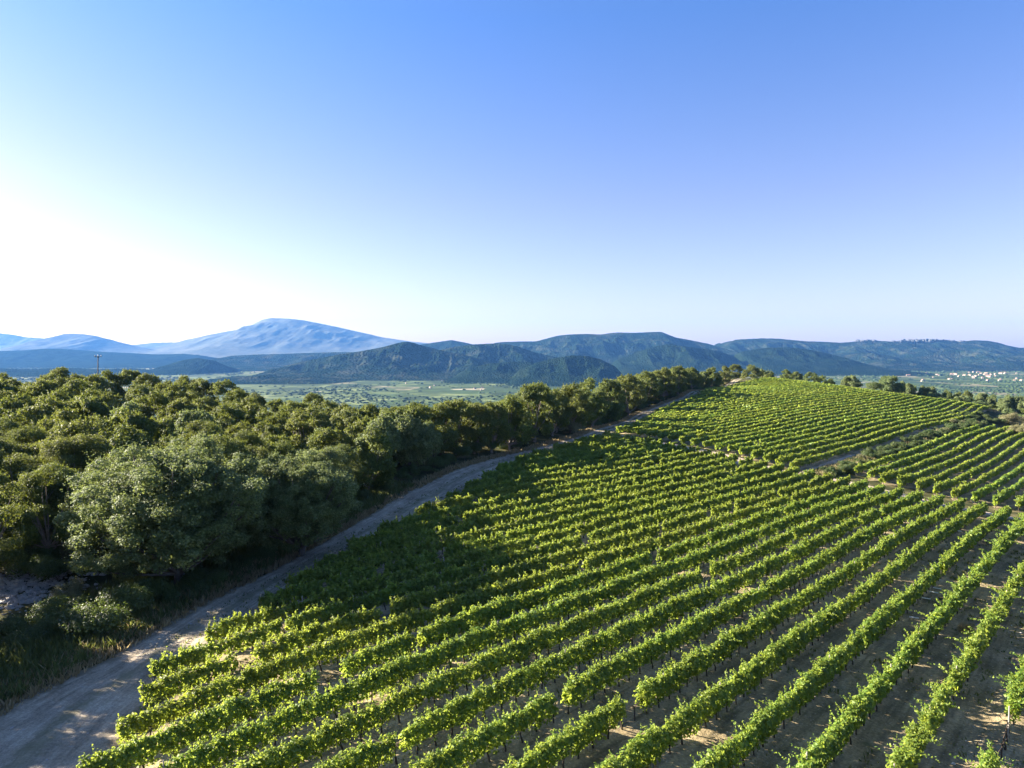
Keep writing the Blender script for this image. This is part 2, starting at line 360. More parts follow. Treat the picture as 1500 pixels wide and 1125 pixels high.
def strip(name, A, B, nb, off, mat, wob=.3, edge=.35):
    n = len(A); w = np.linspace(0, 1, nb)[None, :, None]
    s = np.arange(n) * .35
    nA = (fbm(s * .5, s * 0 + 3, 4) - .5)[:, None] * 2 * wob; nB = (fbm(s * .5, s * 0 + 43, 4) - .5)[:, None] * 2 * wob
    c = unit(B - A)
    A = A + c * nA; B = B + c * nB
    P = A[:, None] * (1 - w) + B[:, None] * w
    z = gz(P[..., 0], P[..., 1]) + off
    # wheel ruts and a slightly raised middle; the edges sink into the ground
    ww = np.linspace(0, 1, nb)[None]
    z = z - .05 * np.exp(-((ww - .3) / .09) ** 2) - .05 * np.exp(-((ww - .68) / .09) ** 2) - (off + .02) * np.clip((np.abs(ww - .5) - .44) / .06, 0, 1)
    v = np.concatenate([P, z[..., None]], -1).reshape(-1, 3)
    i = np.arange(n - 1)[:, None] * nb; j = np.arange(nb - 1)[None]
    f = np.stack([i + j, i + j + 1, i + nb + j + 1, i + nb + j], -1).reshape(-1, 4)
    me = mesh_np(name, v, f, mat, True)
    al_ = me.attributes.new('along', 'FLOAT', 'POINT'); al_.data.foreach_set('value', np.broadcast_to(np.concatenate([[0], np.cumsum(np.linalg.norm(np.diff((A + B) / 2, axis=0), axis=1))])[:, None], z.shape).astype(np.float32).ravel())
    at_ = me.attributes.new('across', 'FLOAT', 'POINT'); at_.data.foreach_set('value', np.broadcast_to(ww, z.shape).astype(np.float32).ravel())
    return link(name, me)
tag(strip('dirt_track', TLs - .7 * unit(TRs - TLs), TRs + 1.9 * unit(TRs - TLs), 33, .11, M_track, .5), 'pale rutted dirt track curving between the wood and the vines', 'track', kind='structure')

def ap(P): P = np.asarray(P); return P @ DIR, P @ NRM            # along-row and across-row coordinates
def xy(a, p): return np.stack([a * DIR[0] + p * NRM[0], a * DIR[1] + p * NRM[1]], -1)
def a_of_track(p, side=1.2):
    """along-row coordinate where the track's vine-side edge crosses offset p"""
    a, q = ap(TRs); o = np.argsort(q)
    return np.interp(p, q[o], a[o]) + side
# near block
near_left = {1: 9.0, 0: 9.8, -1: None}
def near_a0(k):
    p = C0 + k * SP
    px = {0: (118, 1132), -1: (172, 1060), -2: (196, 1004), -3: (210, 968), -4: (296, 920), -5: (378, 878), -6: (424, 852), -7: (478, 828)}
    if k in px: return float(ap(at(*px[k], 1.3))[0])
    if k < -7: return float(a_of_track(p, 3.3 + .35 * max(0, -k - 10)))
    return [9.4, 9.2, 9.2, 9.6, 10.4, 11.2, 12.5, 14.0, 16.0, 19.0, 21.0, 23.0, 26.0, 29.0, 32.0][k - 1]
def near_a1(k): return float(np.interp(k, [-20, -8, -4, 0, 3, 6, 9, 12], [111.5, 109.6, 109.8, 109.0, 107.6, 101.6 + .0, 106.0, 108.0])) if k != 6 else 101.8
def near_a1(k): return float(np.interp(k, [-20, -8, -4, 0, 3, 7, 12], [111.6, 108.6, 108.6, 108.0, 105.8, 104.0, 102.5]))
def mid_a0(k): return float(np.interp(k, [-21, -10, -5], [118.3, 116.3, 112.4])) if k >= -20 else float(a_of_track(C0 + k * SP, 6.0))
FE = np.array([at(1450, 603), at(1400, 592.5), at(1340, 584), at(1290, 577.5), at(1240, 570), at(1190, 562.5), at(1135, 557)])
def mid_a1(k):
    a, q = ap(FE); o = np.argsort(q); return float(np.interp(C0 + k * SP, q[o], a[o]))
RS = {-2: (1250, 684), -1: (1265, 690), 0: (1285, 697), 1: (1312, 702), 2: (1341, 707), 3: (1362, 712), 4: (1387, 718), 5: (1415, 722), 6: (1445, 728), 7: (1483, 733)}
def right_a0(k):
    kk = min(k, 7); return float(ap(at(*RS[kk], 1.4))[0]) - .8 * (k - kk)
def right_a1(k): return float(np.interp(k, [-2, 0, 2, 6, 11], [238, 262, 255, 205, 165]))
NEAR = list(range(-19, 16)); MID = list(range(-5, -41, -1)); RIGHT = list(range(-2, 12))

def soil_sheet(name, ks, f0, f1, label, off=.05, m0=1.0, m1=1.0):
    acc = Acc()
    k = np.arange(min(ks) - .6, max(ks) + .61, .2)
    a0 = np.array([np.interp(q, sorted(ks), [f0(s) for s in sorted(ks)]) for q in k]) - m0
    a1 = np.array([np.interp(q, sorted(ks), [f1(s) for s in sorted(ks)]) for q in k]) + m1
    n = 150; w = np.linspace(0, 1, n)
    a = a0[:, None] * (1 - w) + a1[:, None] * w + (fbm(k[:, None] * 3, w[None] * 40) - .5) * .8
    p = np.broadcast_to((C0 + k * SP)[:, None], a.shape)
    P = xy(a, p); z = gz(P[..., 0], P[..., 1]) + off + .07 * (1 - np.abs(((k[:, None] + 40) % 1) - .5) * 4).clip(-1, 1) * -1
    edge = np.zeros_like(z); edge[0] = edge[-1] = 1; edge[:, 0] = edge[:, -1] = 1
    z = z - edge * .25 - .16 * np.clip(1 - (a - a[:, :1]) / 4.2, 0, 1)
    v = np.concatenate([P, z[..., None]], -1).reshape(-1, 3); m = len(k)
    i = np.arange(m - 1)[:, None] * n; j = np.arange(n - 1)[None]
    f = np.stack([i + j, i + n + j, i + n + j + 1, i + j + 1], -1).reshape(-1, 4)[:, ::-1]
    o = link(name, mesh_np(name, v, f, M_soil, True)); tag(o, label, 'soil', kind='structure')
soil_sheet('vineyard_soil', NEAR, near_a0, near_a1, 'bare stony soil under the rows of the front vine block', m0=2.6)
soil_sheet('vineyard_soil', MID, mid_a0, mid_a1, 'soil under the far vine block on the crest of the hill')
soil_sheet('vineyard_soil', RIGHT, right_a0, right_a1, 'soil under the vine block below the grassy bank')
# pale cross path between the blocks
ks = np.linspace(-20, 13, 260)
pa = np.array([near_a1(q) for q in ks]) + .4
pb = np.array([np.interp(q, [-20, -10, -5, -3.5, -2, 0, 4, 7, 13], [118.0, 115.9, 112.1, 112.5, 114.2, 113.2, 108.4, 106.6, 103.5]) for q in ks]) - .2
pb = np.maximum(pb, pa + 1.8)
tag(strip('cross_path', xy(pa, C0 + ks * SP), xy(pb, C0 + ks * SP), 17, .11, M_path, .35), 'narrow pale earth path crossing between the vine blocks', 'path', kind='structure')

ba = np.linspace(112.5, 236, 240); bo = .25 * np.sin(ba * .13)
tag(strip('field_edge_path', xy(ba, C0 - 4.62 * SP + bo), xy(ba, C0 - 3.92 * SP + bo), 13, .10, M_path, .3), 'thin pale earth strip along the top of the grassy bank', 'path', kind='structure')

# ------------------------------------------------------------------ grape vines
def trunk_mesh(i):
    A = Acc(); r = np.random.default_rng(i)
    z = np.linspace(-.1, .78, 7); w = np.cumsum(r.normal(0, .022, (7, 2)), axis=0)
    A.tube(np.column_stack([w, z]), np.linspace(.042, .026, 7) * r.uniform(.85, 1.2), 6)
    for s in (-1, 1): A.tube([(w[-2, 0], w[-2, 1], z[-2]), (w[-1, 0] + s * .12, w[-1, 1], .82), (w[-1, 0] + s * .42, w[-1, 1], .88)], [.022, .019, .012], 5)
    return A.mesh('vine_trunk', M_bark, True)
TRUNKS = [trunk_mesh(i) for i in range(5)]
_p = Acc(); _p.tube([(0, 0, -.2), (0, 0, .9), (0, 0, 1.62)], [.028, .028, .026], 6); POST = _p.mesh('trellis_post', M_stake)

def vine_foliage(k, a0, a1, base, block):
    p0 = C0 + k * SP
    seg = np.arange(a0, a1, .5); mid = seg + .25
    P = xy(mid, np.full(len(mid), p0)); Z = gz(P[:, 0], P[:, 1]); D = np.sqrt((P ** 2).sum(1) + Z ** 2)
    inview = np.abs(P[:, 0] / np.maximum(P[:, 1], 1)) < (.82 if k < 9 else 1.3)
    rr = np.random.default_rng(1000 + k * 7 + len(block))
    sparse = block == 'near' and k >= 9
    mod = fbm(mid * .9, np.full(len(mid), k * 3.7), 3); mod2 = fbm(mid * .35 + 9, np.full(len(mid), k * 5.3), 2)
    big = fbm(P[:, 0] * .05, P[:, 1] * .05, 2)
    vig = .56 + .66 * mod + .35 * (mod2 - .5) + .5 * (big - .5)
    gap = fbm(mid * .55, np.full(len(mid), k * 11.1 + 50), 2)
    gthr = {'near': .79, 'mid': .83, 'right': .8}[block] - (.20 if sparse else 0)
    on = gap < gthr
    ls = np.clip(.0034 * D ** 1.0 + .035, .12, .75)
    cov = 2.0 * (.8 if sparse else 1)
    nn = cov * 3.2 * .5 / (.42 * ls ** 2) * np.clip(vig, .4, 1.3) * on
    nn = np.where(inview, nn, 0)
    cnt = rr.poisson(nn); idx = np.repeat(np.arange(len(mid)), cnt); n = len(idx)
    if n == 0: return None
    hz = (.54 + .36 * (vig - .9))[idx]; wd = (.255 + .17 * (vig - .9))[idx] * (1.1 if block != 'mid' else 1.0)
    if block == 'mid': wd = wd * 1.15
    cz = (.98 + .20 * (vig - .9))[idx]
    th = rr.uniform(0, 2 * np.pi, n); th = np.where((np.sin(th) < -.5) & (rr.random(n) < .5), -th, th)
    rad = rr.uniform(.2, 1.08, n) ** .55
    da = rr.uniform(-.3, .3, n)
    bump = 1 + .6 * (fbm((mid[idx] + da) * 2.6, th * 1.3 + k * 2.0, 2) - .5) * 2
    across = wd * np.cos(th) * rad * bump; up = cz + hz * np.sin(th) * rad * bump
    a = mid[idx] + da
    xyp = xy(a, p0 + across); gzv = gz(xyp[:, 0], xyp[:, 1])
    pos = np.column_stack([xyp, gzv + np.maximum(up, .3)])
    out = np.column_stack([np.outer(np.cos(th), NRM), np.sin(th)])
    nor = unit(out + rr.normal(0, .45, (n, 3)) + np.array([0, 0, .35]))
    size = ls[idx] * rr.uniform(.5, 1.45, n)
    PV, PF = leaf_cards(pos, nor, size, .9)
    acc = Acc(); acc.add(PV, PF)
    # growing shoots that stick out of the hedge
    sh = np.where((D < 130) & on & inview)[0]
    ns = rr.poisson((2.9 if not sparse else 4.2) * np.clip(1.25 - D[sh] / 140, .25, 1)); si = np.repeat(sh, ns)
    if len(si):
        m = len(si); L = rr.uniform(.22, .68, m) * (1.25 if sparse or k >= 8 and block == 'near' else 1.0)
        lean = rr.normal(0, .5 if k < 8 or block != 'near' else .7, m); la = rr.normal(0, .35, m)
        q = 15; t = np.linspace(.02, 1, q)[None]
        stp = cz0 = 1.36 + .2 * (vig[si] - .9)
        aa = (mid[si] + rr.uniform(-.25, .25, m))[:, None] + la[:, None] * L[:, None] * t
        pp = p0 + rr.uniform(-.15, .15, m)[:, None] + lean[:, None] * L[:, None] * t
        zz = stp[:, None] + L[:, None] * (t - .45 * t ** 2 * np.abs(lean[:, None]).clip(0, 1.6))
        g = xy(aa.ravel(), pp.ravel()); po = np.column_stack([g, gz(g[:, 0], g[:, 1]) + zz.ravel()])
        po += rr.normal(0, .03, po.shape)
        sz = (np.maximum(ls[si], .12)[:, None] * (1.15 - .65 * t)).ravel() * rr.uniform(.8, 1.15, len(po))
        acc.add(*leaf_cards(po, rr.normal(0, 1, po.shape) + [0, 0, .5], sz, .8))
    V = np.vstack(acc.v) - base
    return mesh_np('vine_foliage', V, np.vstack(acc.f), M_vine)

def vine_row(k, a0, a1, block, label, group):
    e = xy(np.array(a0), np.array(C0 + k * SP)); base = np.array([e[0], e[1], float(gz(e[0], e[1]))])
    me = vine_foliage(k, a0, a1, base, block)
    if me is None: return None
    root = link('vine_row', None, None, base); root.empty_display_size = .3
    tag(root, label, 'vine row', group)
    link('foliage', me, root)
    rr = random.Random(k * 31 + len(block))
    a = a0 + .25; n = 0; far = []
    while a < a1:
        q = xy(np.array(a), np.array(C0 + k * SP + rr.uniform(-.04, .04))); z = float(gz(q[0], q[1])); d = math.hypot(q[0], q[1])
        if abs(q[0] / max(q[1], 1)) < .80:
            if d < 62 and n < 96:
                o = link('trunk', rr.choice(TRUNKS), root, Vector((q[0], q[1], z)) - Vector(base), math.pi / 2 - TH + rr.uniform(-.3, .3), (1, 1, rr.uniform(.9, 1.08))); n += 1
            elif d < 130: far.append((q[0], q[1], z))
        a += rr.uniform(.92, 1.12)
    if far:
        A = Acc()
        for x, y, z in far: A.tube(np.array([(x, y, z - .1), (x + rr.uniform(-.03, .03), y, z + .4), (x, y, z + .85)]) - base, [.045, .035, .03], 4)
        o = link('distant_trunks', A.mesh('distant_trunks', M_bark), root); o['kind'] = 'stuff'
    a = a0 + .05
    while a < a1:
        q = xy(np.array(a), np.array(C0 + k * SP)); z = float(gz(q[0], q[1])); d = math.hypot(q[0], q[1])
        if d < 75 and abs(q[0] / max(q[1], 1)) < .80:
            link('post', POST, root, Vector((q[0], q[1], z)) - Vector(base), 0, (1, 1, rr.uniform(.96, 1.08)))
        a += 6.0
    return root
bk = sorted(NEAR, reverse=True)
for i, k in enumerate(bk):
    extra = 'long leafy' if k > -3 else ('shaded' if k > -14 else 'short shaded')
    if k >= 9: extra = 'gappy sprawling'
    where = f'{nth(11 - k)} from the bottom right corner' if k <= 10 else f'{nth(k - 10)} beyond the right edge of the view'
    vine_row(k, near_a0(k), near_a1(k), 'near', f'{extra} vine row of the front block, {where}', 'vine rows of the front block')
for i, k in enumerate(MID):
    vine_row(k, mid_a0(k), mid_a1(k), 'mid', f'vine row of the far hilltop block, {nth(i + 1)} from the grassy bank', 'vine rows of the hilltop block')
for i, k in enumerate(RIGHT):
    vine_row(k, right_a0(k), right_a1(k), 'right', f'vine row of the right hand block, {nth(i + 1)} below the grassy bank', 'vine rows of the block below the bank')

# ------------------------------------------------------------------ trees
def crown_mesh(name, kind, seed, leaf, dens, mat):
    """crown of unit-ish size: about 5 m wide, base of crown at z = 0, built from leaf clumps on limbs; returns mesh and limb tips"""
    r = np.random.default_rng(seed); puffs = []
    if kind == 'pine':                       # broken, rounded umbrella
        n = r.integers(34, 42)
        for i in range(n):
            a = r.uniform(0, 2 * np.pi); zz = r.uniform(0, 1) ** .8
            rmax = 2.35 * min(1.0, .62 + 1.3 * zz) * math.sqrt(max(0, 1 - (max(zz - .3, 0) / .74) ** 2))
            q = rmax * r.uniform(.45, 1.0) ** .6
            s = r.uniform(.55, 1.0) * (1 - .2 * zz); puffs.append((q * math.cos(a), q * math.sin(a), .35 + 4.6 * zz, s, s, s * r.uniform(.55, .8)))
        puffs.append((r.normal(0, .3), r.normal(0, .3), 4.9, .8, .8, .6))
    elif kind == 'oak':
        big = name.startswith('oak_big'); n = 460 if big else r.integers(40, 48)
        for i in range(n):
            d = unit(r.normal(size=3)); d[2] = d[2] if d[2] > 0 else d[2] * .75
            q = r.uniform(.45, 1.0) ** .5 * 2.1
            s = (r.uniform(.16, .36) if i > 60 else .75) if big else r.uniform(.5, .9); q = (q * 1.25 * (.72 + .5 * float(fbm(d[0] * 1.7 + 5, d[1] * 1.7 + d[2] * 1.3, 2))) if i > 60 else q * .75) if big else q; puffs.append((d[0] * q * 1.1, d[1] * q * 1.1, 2.2 + d[2] * q * 1.05, s, s, s * r.uniform(.7, .95)))
    else:                                    # bush
        n = r.integers(9, 13)
        for i in range(n):
            a = r.uniform(0, 2 * np.pi); q = r.uniform(0, 1) ** .5 * 1.7
            s = r.uniform(.55, 1.0); puffs.append((q * math.cos(a), q * math.sin(a), .45 + 1.2 * (1 - (q / 2) ** 2) * r.uniform(.5, 1), s, s, s * .8))
    acc = Acc(); tips = []
    for (x, y, z, sx, sy, sz) in puffs:
        tips.append((x, y, z - sz * .3))
        n = int(dens * sx * sy)
        d = unit(r.normal(size=(n, 3))); d[:, 2] = np.where((d[:, 2] < -.25) & (r.random(n) < .65), -d[:, 2], d[:, 2])
        lump = 1 + .35 * (fbm(d[:, 0] * 2.3 + x * 3, d[:, 1] * 2.3 + d[:, 2] * 2 + y * 3, 2) - .5) * 2
        rad = (r.uniform(.25, 1.0, n) ** .42) * lump
        pos = np.array([x, y, z]) + d * rad[:, None] * [sx, sy, sz]
        if kind == 'pine': nor = unit(d * .8 + r.normal(0, .5, (n, 3)) + [0, 0, .3])
        else: nor = unit(d * .9 + r.normal(0, .5, (n, 3)) + [0, 0, .35])
        acc.add(*leaf_cards(pos, nor, leaf * r.uniform(.65, 1.3, n), .42 if kind == 'pine' else .75))
        # sprigs that break the outline
        m = int(7 * sx) + 2
        for _ in range(m):
            dd = unit(r.normal(size=3)); dd[2] = abs(dd[2]); b = np.array([x, y, z]) + dd * [sx, sy, sz] * .8
            q = 9; t = np.linspace(0, 1, q)[:, None]
            po = b + (dd * .8 + [0, 0, .45]) * t * r.uniform(.15, .42) + r.normal(0, .05, (q, 3))
            acc.add(*leaf_cards(po, r.normal(0, 1, (q, 3)), leaf * (1.0 - .45 * t[:, 0]), .5 if kind == 'pine' else .75))
    return acc.mesh(name, mat), tips
def trunk_for(tips, h, seed, mat, r0=.2):
    """trunk from below ground to the crown base, forking into limbs that reach the clumps; crown base at z = h"""
    r = np.random.default_rng(seed); A = Acc()
    top = np.array([r.normal(0, .25), r.normal(0, .25), h + .2])
    z = np.linspace(0, 1, 6)[:, None]; pts = np.array([0, 0, -.5]) * (1 - z) + top * z + np.column_stack([r.normal(0, .10, (6, 2)) * z * (1 - z) * 4, np.zeros(6)])
    A.tube(pts, np.linspace(r0, r0 * .6, 6), 8)
    for x, y, zz in tips[::3 if len(tips) < 90 else 9]:
        e = np.array([x, y, zz + h]); t = np.linspace(0, 1, 5)[:, None]
        s = pts[r.integers(4, 6)]
        mid = s * (1 - t) + e * t + np.array([0, 0, -.5]) * (t * (1 - t)) + r.normal(0, .06, (5, 3)) * t
        A.tube(mid, np.linspace(r0 * .34, .015, 5), 5)
    return A.mesh('trunk', mat, True)
PROTO = {}
def proto(key, kind, seed, leaf, dens, cm, h, tm, r0=.2):
    cme, tips = crown_mesh(key + '_crown', kind, seed, leaf, dens, cm)
    PROTO[key] = (cme, trunk_for(tips, h, seed + 99, tm, r0), h)
for i in range(4): proto(f'pine_near{i}', 'pine', 10 + i, .13, 1500, M_pine, 1.1, M_pinebark)
for i in range(4): proto(f'pine_far{i}', 'pine', 30 + i, .25, 520, M_pine, .5, M_pinebark)
for i in range(2): proto(f'oak_near{i}', 'oak', 50 + i, .105, 2300, M_oak, .5, M_oakbark, .24)
for i in range(2): proto(f'oak_far{i}', 'oak', 60 + i, .21, 620, M_oak, .5, M_oakbark)
for i in range(3): proto(f'bush{i}', 'bush', 70 + i, .12, 1000, M_shrub, .15, M_oakbark, .06)
for i in range(2): proto(f'pale{i}', 'bush', 80 + i, .14, 800, M_pale, .15, M_oakbark, .06)
BASE_H = {'pine': 6.6, 'oak': 5.6, 'bush': 2.6, 'pale': 2.6}
TREES = []
def plant(name, key, x, y, H, Wd, label, cat, group=None, rz=None, sink=0.0):
    """Wd: crown width, H: total height"""
    cme, tme, h = PROTO[key]; kind = [q for q in BASE_H if key.startswith(q)][0]
    z = float(gz(x, y)) - sink
    sz = H / BASE_H[kind]; sx = Wd / (5.6 if kind in ('pine', 'oak') else 4.2)
    root = link(name, None, None, (x, y, z), random.uniform(0, 6.28) if rz is None else rz, (sx, sx * random.uniform(.9, 1.1), sz))
    link('crown', cme, root, (0, 0, h)); link('trunk', tme, root)
    tag(root, label, cat, group); return root

# skyline of the wood as seen in the photograph: column, treetop line, distance, crown width in metres
SKY = [(-30,545,140,6),(2,541,140,6),(28,556,135,5),(67,544,142,5),(90,531,142,5.5),(112,542,138,5),(153,536,144,6),(190,534,146,6.5),(214,540,140,5),(243,552,132,5),(270,543,142,6),(293,548,138,5),(330,549,136,5.5),(347,563,128,5),
 (370,569,122,5),(403,578,112,5.5),(457,569,120,5.6),(480,580,112,4.5),(507,584,106,5),(543,584,104,5),(578,588,100,4.5),(610,581,102,5),(640,583,103,5),(667,576,106,5.5),(697,583,108,4.5),(720,581,110,5),(747,573,114,5),
 (783,551,122,8),(812,564,128,6),(837,554,136,6.5),(867,546,142,7),(893,548,150,6),(920,541,160,7),(947,538,172,7),(973,533,184,7.5),(993,531,196,7),(1013,534,208,7),(1043,534,226,8),(1060,533,240,8),(1077,531,255,8.5),(1100,529,275,9),(1118,534,295,8),
 (1150,538,345,7),(1167,541,350,7),(1187,541,355,8),(1203,546,360,7),(1217,551,362,6)]
su = np.array([s[0] for s in SKY]); sv = np.array([s[1] for s in SKY])
def key_for(kind, d, i): return f'{kind}_{"near" if d < 80 else "far"}{i % (4 if kind == "pine" else 2)}'
tlu = np.array([q[0] for q in TL]); tld = L_w[:, 1]
for i, (u, v, t, w) in enumerate(SKY):
    if 770 < u < 1128: t = float(np.interp(u, tlu, tld)) + random.uniform(6.5, 9.0)      # behind the track, never on it
    d = ray(u, v); x, y, zt = d * t; H = max(zt - float(gz(x, y)), 3.5)
    look = 'flat-topped' if u in (90, 457) else ('tall broad' if w >= 8 else 'rounded')
    where = 'where the track meets the sky' if u > 1130 else ('along the track' if u > 770 else 'left of the track')
    w = max(w, H * .78); TREES.append((x, y, w))
    plant('pine_tree', key_for('pine', 200, i), x, y, H, w, f'{look} pine on the skyline {where}, {nth(i + 1)} from left', 'tree', 'skyline pines of the wood')
# the wood itself in lines parallel to the track
def vtop(x, y, z): return V0 - z / y * F
LINES = [4.6, 8.4, 12.5, 18, 24, 31, 39, 48, 58, 70, 84, 98, 113]
tn = unit(np.gradient(TLs, axis=0)); tl = np.stack([-tn[:, 1], tn[:, 0]], -1)
ds = np.concatenate([[0], np.cumsum(np.linalg.norm(np.diff(TLs, axis=0), axis=1))])
OAKS = [(-25.5, 51.0, 11.6, 14.0), (-18.5, 57.5, 9.4, 10.0), (-31.5, 56.0, 8.6, 9.0)]
for li, off in enumerate(LINES):
    s = 20 + random.uniform(0, 3); cnt = 0
    while s < ds[-1] - 4:
        px = np.interp(s, ds, TLs[:, 0]) + off * np.interp(s, ds, tl[:, 0]) + random.uniform(-1.2, 1.2) - (1.8 if s > 95 else 0)
        py = np.interp(s, ds, TLs[:, 1]) + off * np.interp(s, ds, tl[:, 1]) + random.uniform(-1.2, 1.2)
        dist = math.hypot(px, py); step = random.uniform(4.6, 6.4) * (1 if dist < 110 else 1.25) * (1 + li * .03)
        s += step
        u = 750 + px / max(py, 1) * F
        if py < 30 or u < -90 or dist > 330 or (dist > 150 and li > 2) or (dist > 118 and li > 4 and u > 380): continue
        if any(math.hypot(px - ox, py - oy) < w * .42 + 1.0 for ox, oy, h, w in OAKS): continue
        if any(math.hypot(px - ox, py - oy) < w * .4 for ox, oy, w in TREES): continue
        # stony clearing at the left edge
        if u < 95 and dist < 62: continue
        if 815 < u < 862 and li == 0: continue
        H = random.uniform(7.5, 10.5) if li else random.uniform(6.5, 9.8)
        w = random.uniform(5.6, 7.8)
        if dist > 150: H = random.uniform(7.5, 10.5); w = random.uniform(7, 9)
        z0 = float(gz(px, py)); lim = np.interp(u, su, sv) + 3 + 4 * random.random()
        H = min(H, -(lim - V0) / F * py - z0)
        if H < 3.0: continue
        kind = 'oak' if random.random() < (.38 if li == 0 else .12) else 'pine'
        cnt += 1; w = max(w, H * .8); TREES.append((px, py, w))
        nm = 'pine_tree' if kind == 'pine' else 'oak_tree'
        what = ('olive green pine' if kind == 'pine' else 'bushy evergreen oak')
        plant(nm, key_for(kind, dist, random.randrange(4)), px, py, H, min(w, H * 1.05), f'{what} in the {nth(li + 1)} line from the track, {nth(cnt)} from its near end', 'tree', 'trees of the wood left of the track')
for j, (x, y, H, w) in enumerate([(-37.5, 42, 8.5, 7), (-46, 46, 9, 8), (-44, 38, 9, 8), (-34.5, 36, 7.6, 7), (-33.5, 31.5, 7.6, 6.5), (-47, 54, 8, 8), (-32.5, 26.5, 7.2, 6), (-37, 38.5, 8, 8), (-40, 34.5, 8.5, 8), (-37, 30, 8.5, 7), (-36, 24, 7.5, 6), (-46.5, 60, 9, 8.5), (-42.5, 64, 9, 8), (-51, 65, 9.5, 8)]):
    plant('pine_tree', f'pine_near{j % 4}', x, y, H, w, f'pine at the left edge round the stony clearing, {nth(j + 1)} counting from the track', 'tree', 'pines beyond the clearing')
cnt = 0                                      # the left end of the wood, up to the skyline
for t in np.arange(66, 136, 6.5):
    for u in np.arange(-110, 150, 52 * 66 / t):
        uu = u + random.uniform(-14, 14); px, py = (uu - 750) / F * t, t + random.uniform(-2, 2); w = random.uniform(5.5, 7.5)
        if any(math.hypot(px - ox, py - oy) < w * .42 for ox, oy, q in TREES): continue
        z0 = float(gz(px, py)); H = min(random.uniform(7.5, 10.5), -(np.interp(uu, su, sv) + 5 - V0) / F * py - z0)
        if H < 3: continue
        cnt += 1; TREES.append((px, py, w))
        plant('pine_tree', key_for('pine', py, random.randrange(4)), px, py, H, max(w, H * .8), f'rounded pine at the left end of the wood, {nth(cnt)} from the front of that end', 'tree', 'pines at the left end of the wood')
# the big oaks beside the track
proto('oak_big0', 'oak', 201, .075, 3000, M_oak, .5, M_oakbark, .2); proto('oak_big1', 'oak', 202, .08, 2800, M_oak, .5, M_oakbark, .2)
for (x, y, H, w), key, lab in zip(OAKS, ('oak_big0', 'oak_big1', 'oak_big1'), ('largest grey-green oak, bulging towards the track at the left', 'smaller dark oak right behind the largest oak, beside the track', 'oak left of the largest oak, above the stony clearing')):
    plant('oak_tree', key, x, y, H, w, lab, 'tree', rz=1.2)
# trees and bushes past the far field
FAR = [('oak', 1247, 548, 330, 11, 'wide olive green tree behind the top of the field, left of the round bush'), ('bush', 1281, 556, 288, 10, 'clipped-looking round bush at the edge of the far field'), ('oak', 1303, 548, 318, 13, 'dark spreading tree just right of the round bush'), ('oak', 1328, 556, 330, 9, 'dark tree behind the right side of the spreading tree')]
for j, (kd, u, v, t, w, lab) in enumerate(FAR):
    d = ray(u, v); x, y, zt = d * t; H = max(zt - float(gz(x, y)), 4)
    plant('round_bush' if kd == 'bush' else 'field_tree', 'bush0' if kd == 'bush' else f'oak_far{j % 2}', x, y, H, w, lab, 'bush' if kd == 'bush' else 'tree')
cnt = 0
for row, (t0, vo) in enumerate([(335, 0), (360, -1), (322, 8), (312, 16), (304, 24), (296, 33)]):
    for u in np.arange(1336 + row * 12, 1530, 15.5):
        u2 = u + random.uniform(-6, 6); v = np.interp(u2, [1330, 1350, 1400, 1430, 1470, 1530], [562, 563, 567, 570, 573, 572]) + vo + random.uniform(-2, 2)
        edge = np.interp(u2, [1330, 1440, 1480, 1530], [580, 598, 608, 640])
        if v > edge - 3: continue
        t = t0 + random.uniform(-8, 8); d = ray(u2, v); x, y, zt = d * t; H = zt - float(gz(x, y))
        if H < 2.5: continue
        cnt += 1; kd = random.choice(['oak', 'pine', 'oak'])
        plant('oak_tree' if kd == 'oak' else 'pine_tree', f'{kd}_far{random.randrange(2)}', x, y, min(H, 17), random.uniform(7, 10), f'dark tree in the belt below the far field, line {nth(row + 1)}, {nth(cnt)} tree', 'tree', 'dark tree belt at the right')
# shrubs
def shrub(key, u, v, H, w, lab, group=None, name='shrub'):
    x, y = at(u, v); return plant(name, key, x, y, H, w, lab, 'shrub', group, sink=.1)
shrub('pale0', 835, 634, 3.4, 4.8, 'pale sunlit shrub where the track bends by the wood')
shrub('bush1', 160, 925, 3.1, 5.6, 'large dark broom bush at the wood edge, above the dry verge')
shrub('bush2', 95, 915, 2.5, 4.2, 'dark bush left of the large broom bush')
shrub('pale1', 100, 885, 2.0, 2.6, 'greyish dry bush between the stony clearing and the broom bush')
shrub('bush0', 225, 890, 2.4, 3.6, 'low bush at the foot of the largest oak')
shrub('bush1', 30, 940, 1.8, 4.0, 'low dark bush at the left edge under the stony clearing')
shrub('bush2', 300, 862, 2.0, 3.4, 'low bush between the largest oak and the track')
shrub('bush0', 380, 826, 1.9, 3.2, 'low bush right of the largest oak beside the track')
cnt = 0; s = 42.0
while s < ds[-1] - 30:
    px = np.interp(s, ds, TLs[:, 0]) + random.uniform(2.3, 3.6) * np.interp(s, ds, tl[:, 0]); py = np.interp(s, ds, TLs[:, 1]) + random.uniform(2.3, 3.6) * np.interp(s, ds, tl[:, 1])
    s += random.uniform(2.6, 4.8)
    u = 750 + px / py * F
    if 770 < u < 862: continue
    cnt += 1
    plant('shrub', f'bush{random.randrange(3)}', px, py, random.uniform(1.2, 2.6) * (1 if s < 75 else 1.15), random.uniform(2.2, 3.8) * (1 if s < 75 else 1.0), f'low shrub in the line edging the track, {nth(cnt)} from the near end', 'shrub', 'shrubs edging the track', sink=.1)
